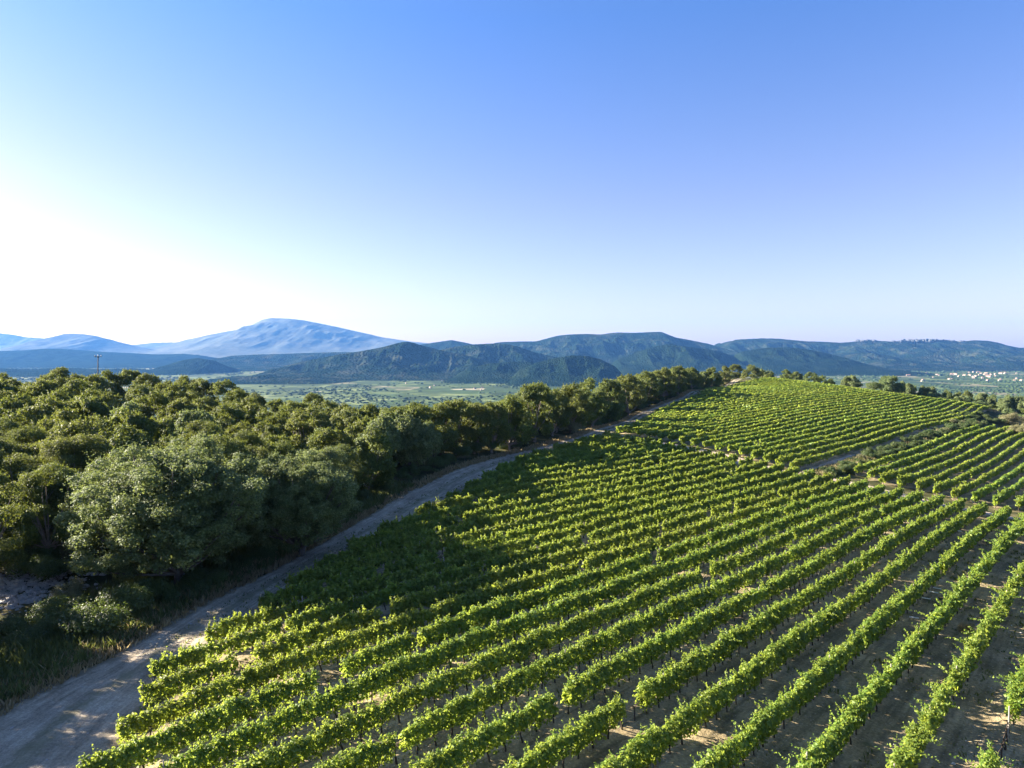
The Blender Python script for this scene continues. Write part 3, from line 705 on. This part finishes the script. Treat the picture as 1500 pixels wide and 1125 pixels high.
for j, (u, v) in enumerate([(1392, 609), (1404, 612), (1416, 610), (1428, 613), (1440, 611), (1452, 616), (1464, 618), (1410, 606), (1435, 606), (1472, 612)]):
    shrub(f'bush{j % 3}', u, v + 3, 2.2, 5.0, f'shrub on the shoulder where the bank meets the hill edge, {nth(j + 1)} of ten', 'shrubs on the shoulder of the hill')
for j, (u, v) in enumerate([(8, 838), (40, 832), (66, 842), (84, 856)]):
    shrub(f'bush{j % 3}', u, v, 2.6, 4.4, f'dark bush at the back of the stony clearing, {nth(j + 1)} of four from the left', 'bushes behind the clearing')
# bank between the far block and the block below it
cnt = 0
for a in np.arange(116, 262, 2.4):
    for p in (C0 - 3.55 * SP, C0 - 3.05 * SP):
        q = xy(np.array(a + random.uniform(-1, 1)), np.array(p + random.uniform(-.7, .7) + (random.uniform(-2, 3) if a > 225 else 0)))
        if random.random() < .25: continue
        cnt += 1; pale = random.random() < .1
        plant('shrub', f'pale{random.randrange(2)}' if pale else f'bush{random.randrange(3)}', q[0], q[1], random.uniform(1.2, 2.2) * (1.25 if a > 140 else .85), random.uniform(2.2, 3.6), f'{"pale" if pale else "dark green"} scrub on the grassy bank between the blocks, {nth(cnt)} from the cross path', 'shrub', 'scrub on the bank', sink=.15)
for u, v, lab in ((1482, 622, 'tan bush at the far right edge below the field'), (1500, 640, 'tan bush at the right frame edge, lower of the pair'),):
    shrub('pale0', u, v, 5, 7, lab)

# ------------------------------------------------------------------ grass (stuff)
def grass_patch(name, pts, h, mat, label, per=7):
    pts = np.asarray(pts); n = len(pts); x = np.repeat(pts[:, 0], per) + rng.normal(0, .12, n * per); y = np.repeat(pts[:, 1], per) + rng.normal(0, .12, n * per)
    z = gz(x, y); hh = np.repeat(h, per) * rng.uniform(.5, 1.2, n * per)
    lean = rng.normal(0, .32, (n * per, 2)) * hh[:, None]; ang = rng.uniform(0, np.pi, n * per); w = .018 + .0006 * np.hypot(x, y); w = w * rng.uniform(.7, 1.3, n * per)
    b = np.column_stack([np.cos(ang) * w, np.sin(ang) * w, np.zeros(n * per)]); base = np.column_stack([x, y, z - .03]); tip = base + np.column_stack([lean, hh])
    midp = base * .5 + tip * .5; midp[:, :2] -= lean * .18
    v = np.stack([base - b, base + b, tip + b * .15, tip - b * .15], 1); 
    v = np.stack([base - b, midp + b * .9, tip, midp - b * .9], 1)
    o = link(name, mesh_np(name, v.reshape(-1, 3), np.arange(4 * n * per).reshape(-1, 4), mat)); tag(o, label, 'grass', kind='stuff')
def along_track(n, lo, hi, smin=0, smax=None):
    s = rng.uniform(smin, smax or ds[-1], n); o = rng.uniform(lo, hi, n)
    return np.column_stack([np.interp(s, ds, TLs[:, 0]) + o * np.interp(s, ds, tl[:, 0]), np.interp(s, ds, TLs[:, 1]) + o * np.interp(s, ds, tl[:, 1])])
g1 = along_track(2600, .0, 3.0, 0, 48); grass_patch('dry_grass', g1, rng.uniform(.25, .65, len(g1)), M_dry, 'tawny dry grass on the verge between the wood and the track', 5)
g2 = along_track(12000, .8, 10.0, 0, 60); grass_patch('grass', g2, rng.uniform(.3, .9, len(g2)), M_grass, 'rough green grass under the edge of the wood', 5)
g3 = along_track(4200, -.2, 1.6, 48, 260); grass_patch('dry_grass', g3, rng.uniform(.2, .6, len(g3)), M_dry, 'thin dry grass fringe at the foot of the wood along the track', 4)
aa = rng.uniform(113, 240, 5200); pp = C0 + rng.uniform(-4.05, -2.9, 5200) * SP
g4 = xy(aa, pp); grass_patch('dry_grass', g4, rng.uniform(.35, .9, len(g4)), M_dry, 'pale dry grass along the bank between the vine blocks', 4)
g4 = xy(rng.uniform(113, 240, 5200), C0 + rng.uniform(-3.9, -2.6, 5200) * SP); grass_patch('grass', g4, rng.uniform(.35, .9, len(g4)), M_grass, 'green grass on the shaded face of the bank', 4)
fe = resample(FE, 300); fi = rng.integers(0, 300, 5200); g5 = fe[fi] + rng.normal(0, 1.0, (5200, 2)) + DIR * rng.uniform(0, 9, (5200, 1)); grass_patch('dry_grass', g5, rng.uniform(.4, .9, len(g5)), M_dry, 'band of straw coloured grass round the far end of the hilltop field', 4)
fi = rng.integers(20, NT - 20, 3600); g6 = TRs[fi] + unit(TRs - TLs)[fi] * rng.uniform(-.8, 1.6, (3600, 1)); grass_patch('weeds', g6, rng.uniform(.08, .3, len(g6)), M_grass, 'low weeds along the vine side of the track', 5)
fi = rng.integers(20, NT - 20, 2600); w = rng.normal(.5, .05, (2600, 1)); g6 = TLs[fi] * (1 - w) + TRs[fi] * w; grass_patch('weeds', g6[:, :] , rng.uniform(.15, .26, len(g6)), M_grass, 'thin weeds on the crown of the track between the ruts', 3)
aa = []; 
for k in NEAR:
    n = 420; a = rng.uniform(near_a0(k), near_a1(k), n); p = C0 + k * SP + rng.uniform(-1.25, 1.25, n); q = xy(a, p); m = fbm(q[:, 0] * .3, q[:, 1] * .3, 3) > .5; aa.append(q[m & (np.abs(q[:, 0] / q[:, 1]) < .8)])
g7 = np.vstack(aa); grass_patch('weeds', g7, rng.uniform(.12, .32, len(g7)), M_grass, 'scattered weeds on the soil between the rows of the front block', 5)

# ------------------------------------------------------------------ stones
def rock_mesh(seed):
    r = np.random.default_rng(seed); n, m = 7, 10
    th = np.linspace(.05, np.pi - .05, n)[:, None]; ph = np.linspace(0, 2 * np.pi, m, endpoint=False)[None]
    rad = 1 + r.normal(0, .16, (n, m)); v = np.stack([rad * np.sin(th) * np.cos(ph), rad * np.sin(th) * np.sin(ph) * .8, rad * np.cos(th) * np.ones_like(ph) * .6], -1).reshape(-1, 3)
    i = np.arange(n - 1)[:, None] * m; j = np.arange(m)[None]; f = np.stack([i + j, i + m + j, i + m + (j + 1) % m, i + (j + 1) % m], -1).reshape(-1, 4)
    return v, f
ROCKS = [rock_mesh(300 + i) for i in range(8)]
def stones(name, pts, size, label):
    A = Acc()
    for (x, y), s in zip(pts, size):
        v, f = ROCKS[rng.integers(8)]; a = rng.uniform(0, 6.28); c, sn = math.cos(a), math.sin(a)
        w = np.stack([v[:, 0] * c - v[:, 1] * sn, v[:, 0] * sn + v[:, 1] * c, v[:, 2]], -1) * s * rng.uniform(.8, 1.25, 3)
        A.add(w + [x, y, float(gz(x, y)) + s * .15], f)
    o = link(name, A.mesh(name, M_rock), None); tag(o, label, 'stones', kind='stuff')
c = at(-8, 866); pts = c + rng.normal(0, 1, (1500, 2)) * [2.6, 2.8]; stones('rubble', pts, .05 + .25 * rng.random(1500) ** 2.5, 'heap of grey limestone rubble in the clearing at the left edge')
fi = rng.integers(0, 500, 900); w = rng.random((900, 1)); pts = TLs[fi] * (1 - w) + TRs[fi] * w; stones('gravel', pts, rng.uniform(.02, .07, 900) + .05, 'loose pale stones scattered on the dirt track')
pts = []
for k in NEAR:
    if k < -6: continue
    n = 150; a = near_a0(k) + rng.random(n) ** 1.6 * (near_a1(k) - near_a0(k)); pts.append(xy(a, C0 + k * SP + rng.uniform(-1.25, 1.25, n)))
pts = np.vstack(pts); stones('gravel', pts, rng.uniform(.025, .08, len(pts)), 'pale stones turned up in the soil between the front rows')

# ------------------------------------------------------------------ small things
def small(name, mesh, u, v, label, cat, group=None, rot=(0, 0, 0), h=0.0):
    q = at(u, v); o = link(name, mesh, None, (q[0], q[1], float(gz(q[0], q[1])) + h)); o.rotation_euler = rot; tag(o, label, cat, group); return o
A = Acc(); A.tube([(-.27, 0, 0), (0, 0, 0), (.27, 0, 0)], .045, 8); A.tube([(-.28, 0, 0), (-.25, 0, 0)], .055, 8); TUBE = A.mesh('white_tube', M_white)
for j, (u, v, r, lab) in enumerate([(1404, 780, -.6, 'white plastic tube lying between the rows at the right, farthest of the five'), (1373, 866, -.7, 'white plastic tube lying between the rows, upper of the close pair'), (1368, 871, -.7, 'white plastic tube lying between the rows, lower of the close pair'), (1357, 881, -.5, 'white plastic tube lying just below the close pair'), (1339, 909, -.5, 'white plastic tube nearest the viewer of the five between the rows')]):
    small('white_tube', TUBE, u, v, lab, 'tube', 'white tubes left between the rows', (0, 0, r), .16)
A = Acc(); A.tube([(0, 0, -.3), (.02, 0, .7), (0, 0, 1.5)], [.04, .036, .032], 6); STK = A.mesh('track_stake', M_bark)
sap_v = rng.normal(0, 1, (60, 3)) * [.16, .16, .3] + [0, 0, 1.0]; SAP = mesh_np('sapling_leaves', *leaf_cards(sap_v, rng.normal(0, 1, (60, 3)), rng.uniform(.09, .16, 60)), M_vine)
for j, (u, v) in enumerate([(553, 800), (600, 772), (522, 815), (640, 748), (793, 678)]):
    q = at(u, v); o = link('young_vine', None, None, (q[0], q[1], float(gz(q[0], q[1])))); tag(o, f'young vine on a dark stake beside the track, {nth(j + 1)} of five', 'young vine', 'staked young vines by the track')
    link('stake', STK, o); link('foliage', SAP, o, (0, 0, 0), j * 1.3)
A = Acc(); pc = rng.normal(0, 1, (900, 3)); pc[:, 2] = abs(pc[:, 2]); pc = unit(pc) * rng.uniform(.4, 1, (900, 1)) * [.55, .55, .6]
small('dead_bush', mesh_np('dead_bush', *leaf_cards(pc, rng.normal(0, 1, (900, 3)), rng.uniform(.06, .14, 900), .35), M_dry), 1415, 926, 'small bleached dead bush between the two sprawling rows at right', 'bush', None, (0, 0, 0), .05)
# utility pole above the trees
d = ray(142, 521); t = 150.0; x, y, zt = d * t; z0 = float(gz(x, y)); Hh = zt - z0
o = link('utility_pole', None, None, (x, y, z0)); tag(o, 'dark wooden utility pole with a crossarm rising above the pines at the left', 'utility pole')
A = Acc(); A.tube([(0, 0, -.5), (0.05, 0, Hh * .6), (.22, 0, Hh)], [.12, .11, .09], 8); link('pole', A.mesh('pole', M_poleWood, True), o)
A = Acc(); A.box((.22, 0, Hh - .25), (1.5, .11, .12)); arm = link('crossarm', A.mesh('crossarm', M_poleWood), o)
A = Acc(); A.tube([(0, 0, 0), (0, 0, .18), (0, 0, .34)], [.05, .09, .06], 8); INS = A.mesh('insulator', M_glassy, True)
for q in (-.65, 0.0, .65): link('insulator', INS, arm, (.22 + q, 0, Hh - .17))

# ------------------------------------------------------------------ hills and mountains
def hill_mat(name, c0, c1, c2, sc, rock=None, rockh=.0):
    m, t, o = new_mat(name)
    g = N(t, 'ShaderNodeNewGeometry')
    a = noise(t, sc, 7, .68, g.outputs['Position']); r = ramp(t, [(.36, c0), (.5, c1), (.66, c2)]); t.links.new(a.outputs[0], r.inputs[0])
    v = N(t, 'ShaderNodeTexVoronoi'); v.inputs['Scale'].default_value = sc * 9; t.links.new(g.outputs['Position'], v.inputs['Vector'])
    r2 = ramp(t, [(.1, (1.06, 1.06, 1.05)), (.6, (.86, .86, .86))]); t.links.new(v.outputs['Distance'], r2.inputs[0])
    c = mixc(t, r.outputs[0], r2.outputs[0], 1.0, 'MULTIPLY')
    if rock:
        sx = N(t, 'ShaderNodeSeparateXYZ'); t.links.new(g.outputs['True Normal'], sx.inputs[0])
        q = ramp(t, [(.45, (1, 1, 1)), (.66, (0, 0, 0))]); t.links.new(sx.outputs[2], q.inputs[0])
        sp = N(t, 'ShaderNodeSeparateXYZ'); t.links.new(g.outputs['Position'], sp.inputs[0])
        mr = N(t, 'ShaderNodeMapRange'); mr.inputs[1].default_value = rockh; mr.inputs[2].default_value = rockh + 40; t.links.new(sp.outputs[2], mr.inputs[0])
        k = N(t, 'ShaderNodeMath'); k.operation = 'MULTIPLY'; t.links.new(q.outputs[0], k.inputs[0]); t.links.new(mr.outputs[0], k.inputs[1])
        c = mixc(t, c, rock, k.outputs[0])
    bp = N(t, 'ShaderNodeBump'); bp.inputs['Strength'].default_value = .15 if sc < .003 else .8; bp.inputs['Distance'].default_value = 12; t.links.new(v.outputs['Distance'], bp.inputs['Height']); bp.invert = True
    p = N(t, 'ShaderNodeBsdfPrincipled'); p.inputs['Roughness'].default_value = 1; p.inputs['Specular IOR Level'].default_value = 0
    t.links.new(c, p.inputs['Base Color']); t.links.new(bp.outputs[0], p.inputs['Normal']); t.links.new(p.outputs[0], o.inputs[0])
    return m
M_wooded = hill_mat('wooded_hill', (.005, .012, .006), (.009, .018, .009), (.018, .028, .014), .012)
M_mixed = hill_mat('mixed_hill', (.005, .012, .006), (.011, .020, .010), (.042, .046, .030), .007, (.40, .37, .33), 60)
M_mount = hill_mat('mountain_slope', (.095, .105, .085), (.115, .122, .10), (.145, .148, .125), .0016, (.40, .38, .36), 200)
HILLS = [
 # name, material, distance, front width, back width, spur height share, label, silhouette (u, v)
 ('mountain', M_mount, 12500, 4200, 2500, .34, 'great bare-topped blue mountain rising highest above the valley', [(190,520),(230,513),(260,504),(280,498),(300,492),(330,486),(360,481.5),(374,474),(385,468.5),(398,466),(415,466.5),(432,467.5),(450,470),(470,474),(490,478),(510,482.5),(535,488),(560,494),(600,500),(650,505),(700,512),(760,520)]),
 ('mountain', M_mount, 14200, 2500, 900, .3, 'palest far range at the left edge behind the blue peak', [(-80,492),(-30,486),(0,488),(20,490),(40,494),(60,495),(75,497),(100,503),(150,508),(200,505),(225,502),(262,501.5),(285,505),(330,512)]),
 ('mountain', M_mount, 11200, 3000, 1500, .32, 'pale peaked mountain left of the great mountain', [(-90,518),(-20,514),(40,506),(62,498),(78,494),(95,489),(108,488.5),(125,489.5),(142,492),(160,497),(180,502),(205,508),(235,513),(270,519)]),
 ('hill', M_wooded, 7600, 1500, 900, .25, 'long low hazy ridge above the pines at the left', [(-120,515),(-40,513),(0,514),(40,513),(60,511),(88,510.5),(110,512),(150,515),(190,517),(230,519),(270,518),(300,521),(335,531)]),
 ('hill', M_wooded, 6200, 900, 600, .25, 'hazy lowland rise behind the pines at the far left', [(-140,540),(-40,537),(0,538),(60,538.5),(120,540),(160,545)]),
 ('hill', M_mixed, 6400, 1300, 900, .35, 'grey blue ridge between the great mountain and the dark central hill', [(280,532),(310,526),(340,521),(380,519),(420,518),(450,517),(480,516),(500,515.5),(540,516),(600,520)]),
 ('hill', M_wooded, 4900, 600, 500, .25, 'small rounded hill just right of the pines at left', [(225,541),(245,534),(268,527),(288,524.5),(305,526),(322,532),(340,541)]),
 ('hill', M_wooded, 7000, 1300, 700, .3, 'blue hill peeping over the right shoulder of the dark central hill', [(590,512),(615,505),(640,501),(662,498),(678,501),(700,506),(730,512)]),
 ('hill', M_mixed, 4300, 800, 600, .42, 'dark wooded hill with a long left slope in the middle of the valley', [(385,547),(410,538),(440,530),(470,524),(500,518.5),(530,514),(560,508.5),(580,503),(594,500),(606,502),(622,507),(645,512.5),(680,520),(720,530),(770,545)]),
 ('hill', M_mixed, 4900, 900, 600, .42, 'broad dark hill behind the right slope of the central hill', [(610,522),(640,514),(665,508),(690,504.5),(720,503),(742,504),(760,508),(780,515),(800,520),(830,526),(870,535)]),
 ('hill', M_wooded, 3700, 520, 400, .3, 'low dark foreground hill left of its twin, behind the track-side wood', [(650,556),(672,546),(690,538),(715,532.5),(745,529.5),(775,530),(800,535),(830,546)]),
 ('hill', M_wooded, 3450, 520, 400, .3, 'low rounded wooded hill rising right behind the track-side trees', [(735,556),(758,544),(785,531),(810,524.5),(840,520.5),(860,521),(880,526),(900,536),(925,552)]),
 ('hill', M_mixed, 3500, 420, 400, .5, 'low wooded rise on the valley floor behind the left part of the wood', [(290,558.5),(320,553.5),(350,550.5),(385,549.5),(415,551),(445,550),(475,552.5),(505,556),(535,559)]),
 ('hill', M_wooded, 4600, 600, 500, .4, 'low blue foothills behind the pines at the far left', [(-150,548),(-90,542),(-20,539.5),(40,541),(90,538.5),(140,540.5),(190,539.5),(235,543),(285,548.5)]),
 ('hill', M_mixed, 4700, 600, 500, .5, 'dark foothill under the right slope of the central hill', [(560,548),(590,543.5),(620,541),(655,542.5),(690,541.5),(725,545),(750,548)]),
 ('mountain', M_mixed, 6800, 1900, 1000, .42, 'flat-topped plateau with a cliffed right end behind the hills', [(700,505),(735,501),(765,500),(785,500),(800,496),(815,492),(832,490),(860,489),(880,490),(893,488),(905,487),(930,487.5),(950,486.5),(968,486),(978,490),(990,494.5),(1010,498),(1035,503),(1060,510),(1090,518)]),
 ('hill', M_wooded, 5000, 800, 600, .35, 'pointed dark hill below the right end of the plateau', [(880,535),(910,524),(940,513),(965,506),(980,503.5),(995,506),(1015,509),(1045,513),(1070,520),(1100,530)]),
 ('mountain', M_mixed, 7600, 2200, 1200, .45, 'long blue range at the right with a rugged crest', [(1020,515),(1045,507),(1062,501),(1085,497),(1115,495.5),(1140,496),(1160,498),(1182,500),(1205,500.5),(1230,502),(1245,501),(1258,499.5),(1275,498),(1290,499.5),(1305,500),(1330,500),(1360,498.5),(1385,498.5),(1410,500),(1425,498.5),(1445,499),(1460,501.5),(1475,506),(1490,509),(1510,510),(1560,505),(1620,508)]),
 ('hill', M_wooded, 5200, 1000, 600, .25, 'smooth dark blue hill in front of the right range', [(1060,523),(1090,514),(1120,509.5),(1150,508.5),(1180,511),(1205,516),(1230,522),(1255,529),(1285,538),(1310,547)]),
 ('hill', M_mixed, 6300, 1200, 700, .55, 'rolling foothills at the foot of the rugged crest at right', [(1190,532),(1230,522),(1265,516),(1290,519),(1320,526),(1350,521),(1380,514),(1400,511),(1430,519),(1470,524),(1500,519),(1560,516),(1620,520)]),
]
def build_hill(name, mat, D, fw, bw, spur, label, prof, seed):
    prof = np.array(prof, float); u = np.arange(prof[0, 0], prof[-1, 0] + .1, 1.5 if D > 4000 else 1.0)
    vv = np.interp(u, prof[:, 0], prof[:, 1])
    ker = np.array([1, 2, 3, 2, 1]) / 9.0; vv = np.convolve(np.pad(vv, 2, mode='edge'), ker, 'valid')
    vv = vv - .5 * (fbm(u * .35, u * 0 + seed, 3) - .5)
    top = (V0 - vv) / F * D                                  # height of the crest above the camera
    Hh = np.maximum(top - FLOOR, 2)
    ends = np.clip(np.minimum(u - u[0], u[-1] - u) / 25, 0, 1); ends = ends * ends * (3 - 2 * ends)
    Hh = Hh * (.0 + 1.0 * ends)
    nf, nb = 70, 16
    s = np.concatenate([np.linspace(-1, 0, nf), np.linspace(0, 1, nb)[1:]])
    S, U = np.meshgrid(s, u, indexing='xy')
    x0 = (U - 750) / F
    Y = D + np.where(S < 0, S * fw, S * bw)
    X = x0 * D + 0 * Y
    q = 1 - np.abs(S); prof_s = np.where(S < 0, q ** 1.25 * (1 - .35 * (1 - q)) , q)
    wob = fbm(X / (fw * .28) + seed, Y / (fw * .5), 5, True)            # ridged spurs running down the face
    wob2 = fbm(X / (fw * .07) + seed * 3, Y / (fw * .1), 4)
    mask = np.clip((1 - q) * 5, 0, 1) * np.clip(q * 3, 0, 1)
    Hg = np.broadcast_to(Hh[:, None], S.shape)
    Z = FLOOR - .8 + Hg * prof_s * (1 + spur * (2.6 if D < 9000 else 1.7) * (wob - .66) * mask + (.22 if D < 9000 else .06) * (wob2 - .5) * mask)
    Z = np.minimum(Z, FLOOR + Hg * (1 - .02 * (1 - q)))
    v = np.stack([X, Y, Z], -1).reshape(-1, 3); m, n = S.shape
    i = np.arange(m - 1)[:, None] * n; j = np.arange(n - 1)[None]
    f = np.stack([i + j, i + j + 1, i + n + j + 1, i + n + j], -1).reshape(-1, 4)
    o = link(name, mesh_np(name, v, f, mat, D > 9000)); tag(o, label, name, kind='structure')
for i, h in enumerate(HILLS): build_hill(*h, seed=3.7 * i + 1)
# rugged limestone teeth on the right range
A = Acc(); r = np.random.default_rng(5); D = 7500
for (u0, u1, hm, n) in [(1262, 1284, 3.0, 9), (1310, 1330, 4.0, 12), (1326, 1372, 6.0, 30), (1372, 1412, 3.6, 18)]:
    for _ in range(n):
        u = r.uniform(u0, u1); h = hm * r.uniform(.3, 1.0) ** 1.3 * D / F * .75; w = r.uniform(2.0, 4.6) * D / F
        x = (u - 750) / F * D; zb = (V0 - np.interp(u, [q[0] for q in [h_ for h_ in HILLS if 'rugged crest' in h_[6]][0][7]], [q[1] for q in [h_ for h_ in HILLS if 'rugged crest' in h_[6]][0][7]])) / F * D
        v, f = ROCKS[r.integers(8)]; A.add(v * [w, w * 1.2, h * 1.5] * r.uniform(.85, 1.15, 3) + [x, D + 60 + r.uniform(-60, 60), zb - h * .35], f)
tag(link('cliffs', A.mesh('cliffs', plain('cliff_rock', (.075, .078, .078), 1, .01, .4))), 'jagged pale limestone teeth on the crest of the right range', 'cliffs', kind='structure')

# far woods and hedges on the valley floor: beyond counting
def far_woods():
    A = Acc(); r = np.random.default_rng(9); n = 26000
    y = r.uniform(1400, 7000, n) ** 1.0; u = r.uniform(-150, 1650, n); x = (u - 750) / F * y
    keep = fbm(x * .0042, y * .0024, 5) + .06 * r.random(n) > .55
    ang = .5; rx = x * math.cos(ang) + y * math.sin(ang); ry = -x * math.sin(ang) + y * math.cos(ang)
    keep |= (np.abs((rx / 330) % 1 - .5) < .025) & (r.random(n) < .8) | (np.abs((ry / 210) % 1 - .5) < .03) & (r.random(n) < .7)
    x, y = x[keep], y[keep]; n = len(x); s = r.uniform(5.0, 10.0, n) * np.interp(y, [1400, 6000], [.8, 1.5])
    oct_ = np.array([(1, 0, 0), (.5, .87, 0), (-.5, .87, 0), (-1, 0, 0), (-.5, -.87, 0), (.5, -.87, 0), (.55, .2, .8), (-.1, .55, .85), (-.5, -.1, .75), (.1, -.5, .9)])
    fq = np.array([(0, 1, 7, 6), (1, 2, 7, 7), (2, 3, 8, 7), (3, 4, 8, 8), (4, 5, 9, 8), (5, 0, 6, 9), (6, 7, 8, 9)])
    fq[1] = (1, 2, 8, 7); fq[2] = (2, 3, 8, 8); fq = np.array([(0, 1, 7, 6), (1, 2, 8, 7), (3, 4, 9, 8), (5, 0, 6, 9), (6, 7, 8, 9), (2, 3, 8, 1), (4, 5, 9, 3)])
    a = r.uniform(0, 6.28, n); c, sn = np.cos(a), np.sin(a)
    j = oct_[None] * r.uniform(.75, 1.25, (n, 10, 1))
    vx = (j[..., 0] * c[:, None] - j[..., 1] * sn[:, None]) * s[:, None] + x[:, None]; vy = (j[..., 0] * sn[:, None] + j[..., 1] * c[:, None]) * s[:, None] + y[:, None]
    vz = j[..., 2] * s[:, None] * .62 + np.clip(gz(x, y), FLOOR, 0)[:, None] - .5
    v = np.stack([vx, vy, vz], -1).reshape(-1, 3); f = (fq[None] + (np.arange(n) * 10)[:, None, None]).reshape(-1, 4)
    m = plain('far_tree', (.030, .052, .018), 1, .02, .4)
    tag(link('distant_woods', mesh_np('distant_woods', v, f, m)), 'distant woods and hedges dotting the valley floor', 'woods', kind='stuff')
far_woods()
# houses of the valley village
M_wall = plain('house_plaster', (.27, .23, .19), .9, .1, .12); M_roof = plain('roof_tile', (.30, .19, .14), .9, .2, .2)
def house_mesh(w, d, h):
    A = Acc(); A.box((0, 0, h / 2), (w, d, h))
    e = .5; v = [(-w/2-e, -d/2-e, h+.02), (w/2+e, -d/2-e, h+.02), (w/2+e, d/2+e, h+.02), (-w/2-e, d/2+e, h+.02), (-w/2-e, 0, h + d*.28), (w/2+e, 0, h + d*.28)]
    A.add(v, [(0, 1, 5, 4), (2, 3, 4, 5), (1, 2, 5, 5), (3, 0, 4, 4), (3, 2, 1, 0)])
    V = np.vstack(A.v); Fq = np.vstack(A.f); me = bpy.data.meshes.new('house')
    fs = [tuple(dict.fromkeys(int(q) for q in f)) for f in Fq]; me.from_pydata([tuple(p) for p in V], [], fs)
    me.materials.append(M_wall); me.materials.append(M_roof)
    for i, p in enumerate(me.polygons): p.material_index = 1 if i >= 6 else 0
    return me
HM = [house_mesh(16, 10, 7), house_mesh(24, 11, 8), house_mesh(13, 9, 6)]
VIL = [(r0, r1) for r0, r1 in zip(rng.normal(1435, 22, 26), rng.uniform(545.5, 553, 26))] + [(rng.uniform(1330, 1500), rng.uniform(546, 560)) for _ in range(24)] + [(rng.uniform(1180, 1300), rng.uniform(541, 547)) for _ in range(6)] + [(rng.uniform(590, 720), rng.uniform(556, 572)) for _ in range(10)]
VIL.sort()
for j, (u, v) in enumerate(VIL):
    d = ray(u, v); t = FLOOR / d[2]
    o = link('house', HM[j % 3], None, (d[0] * t, t, FLOOR), rng.uniform(0, 3.1), (.9, .9, .9) if u > 900 else (.55, .55, .55))
    where = 'in the valley behind the wood' if u < 900 else 'of the far village at the right'
    tag(o, f'tiny pale house {where}, {nth(j + 1)} from the left', 'house', 'houses far off in the valley')

# ------------------------------------------------------------------ the air
def haze():
    m, t, o = new_mat('haze')
    p = N(t, 'ShaderNodeVolumePrincipled'); p.inputs['Color'].default_value = (.12, .36, .90, 1); p.inputs['Density'].default_value = 3.0e-5; p.inputs['Anisotropy'].default_value = .15
    t.links.new(p.outputs[0], o.inputs['Volume'])
    A = Acc(); A.box((0, 0, 0), (2, 2, 2))
    me = A.mesh('haze', m); ob = link('haze', me)
    zt, zb = 700.0, FLOOR - 2.5
    ob.location = (0, 0, (zt + zb) / 2); ob.scale = (16000, 16000, (zt - zb) / 2)
    tag(ob, 'blue summer haze filling the valley', 'haze', kind='stuff')
haze()
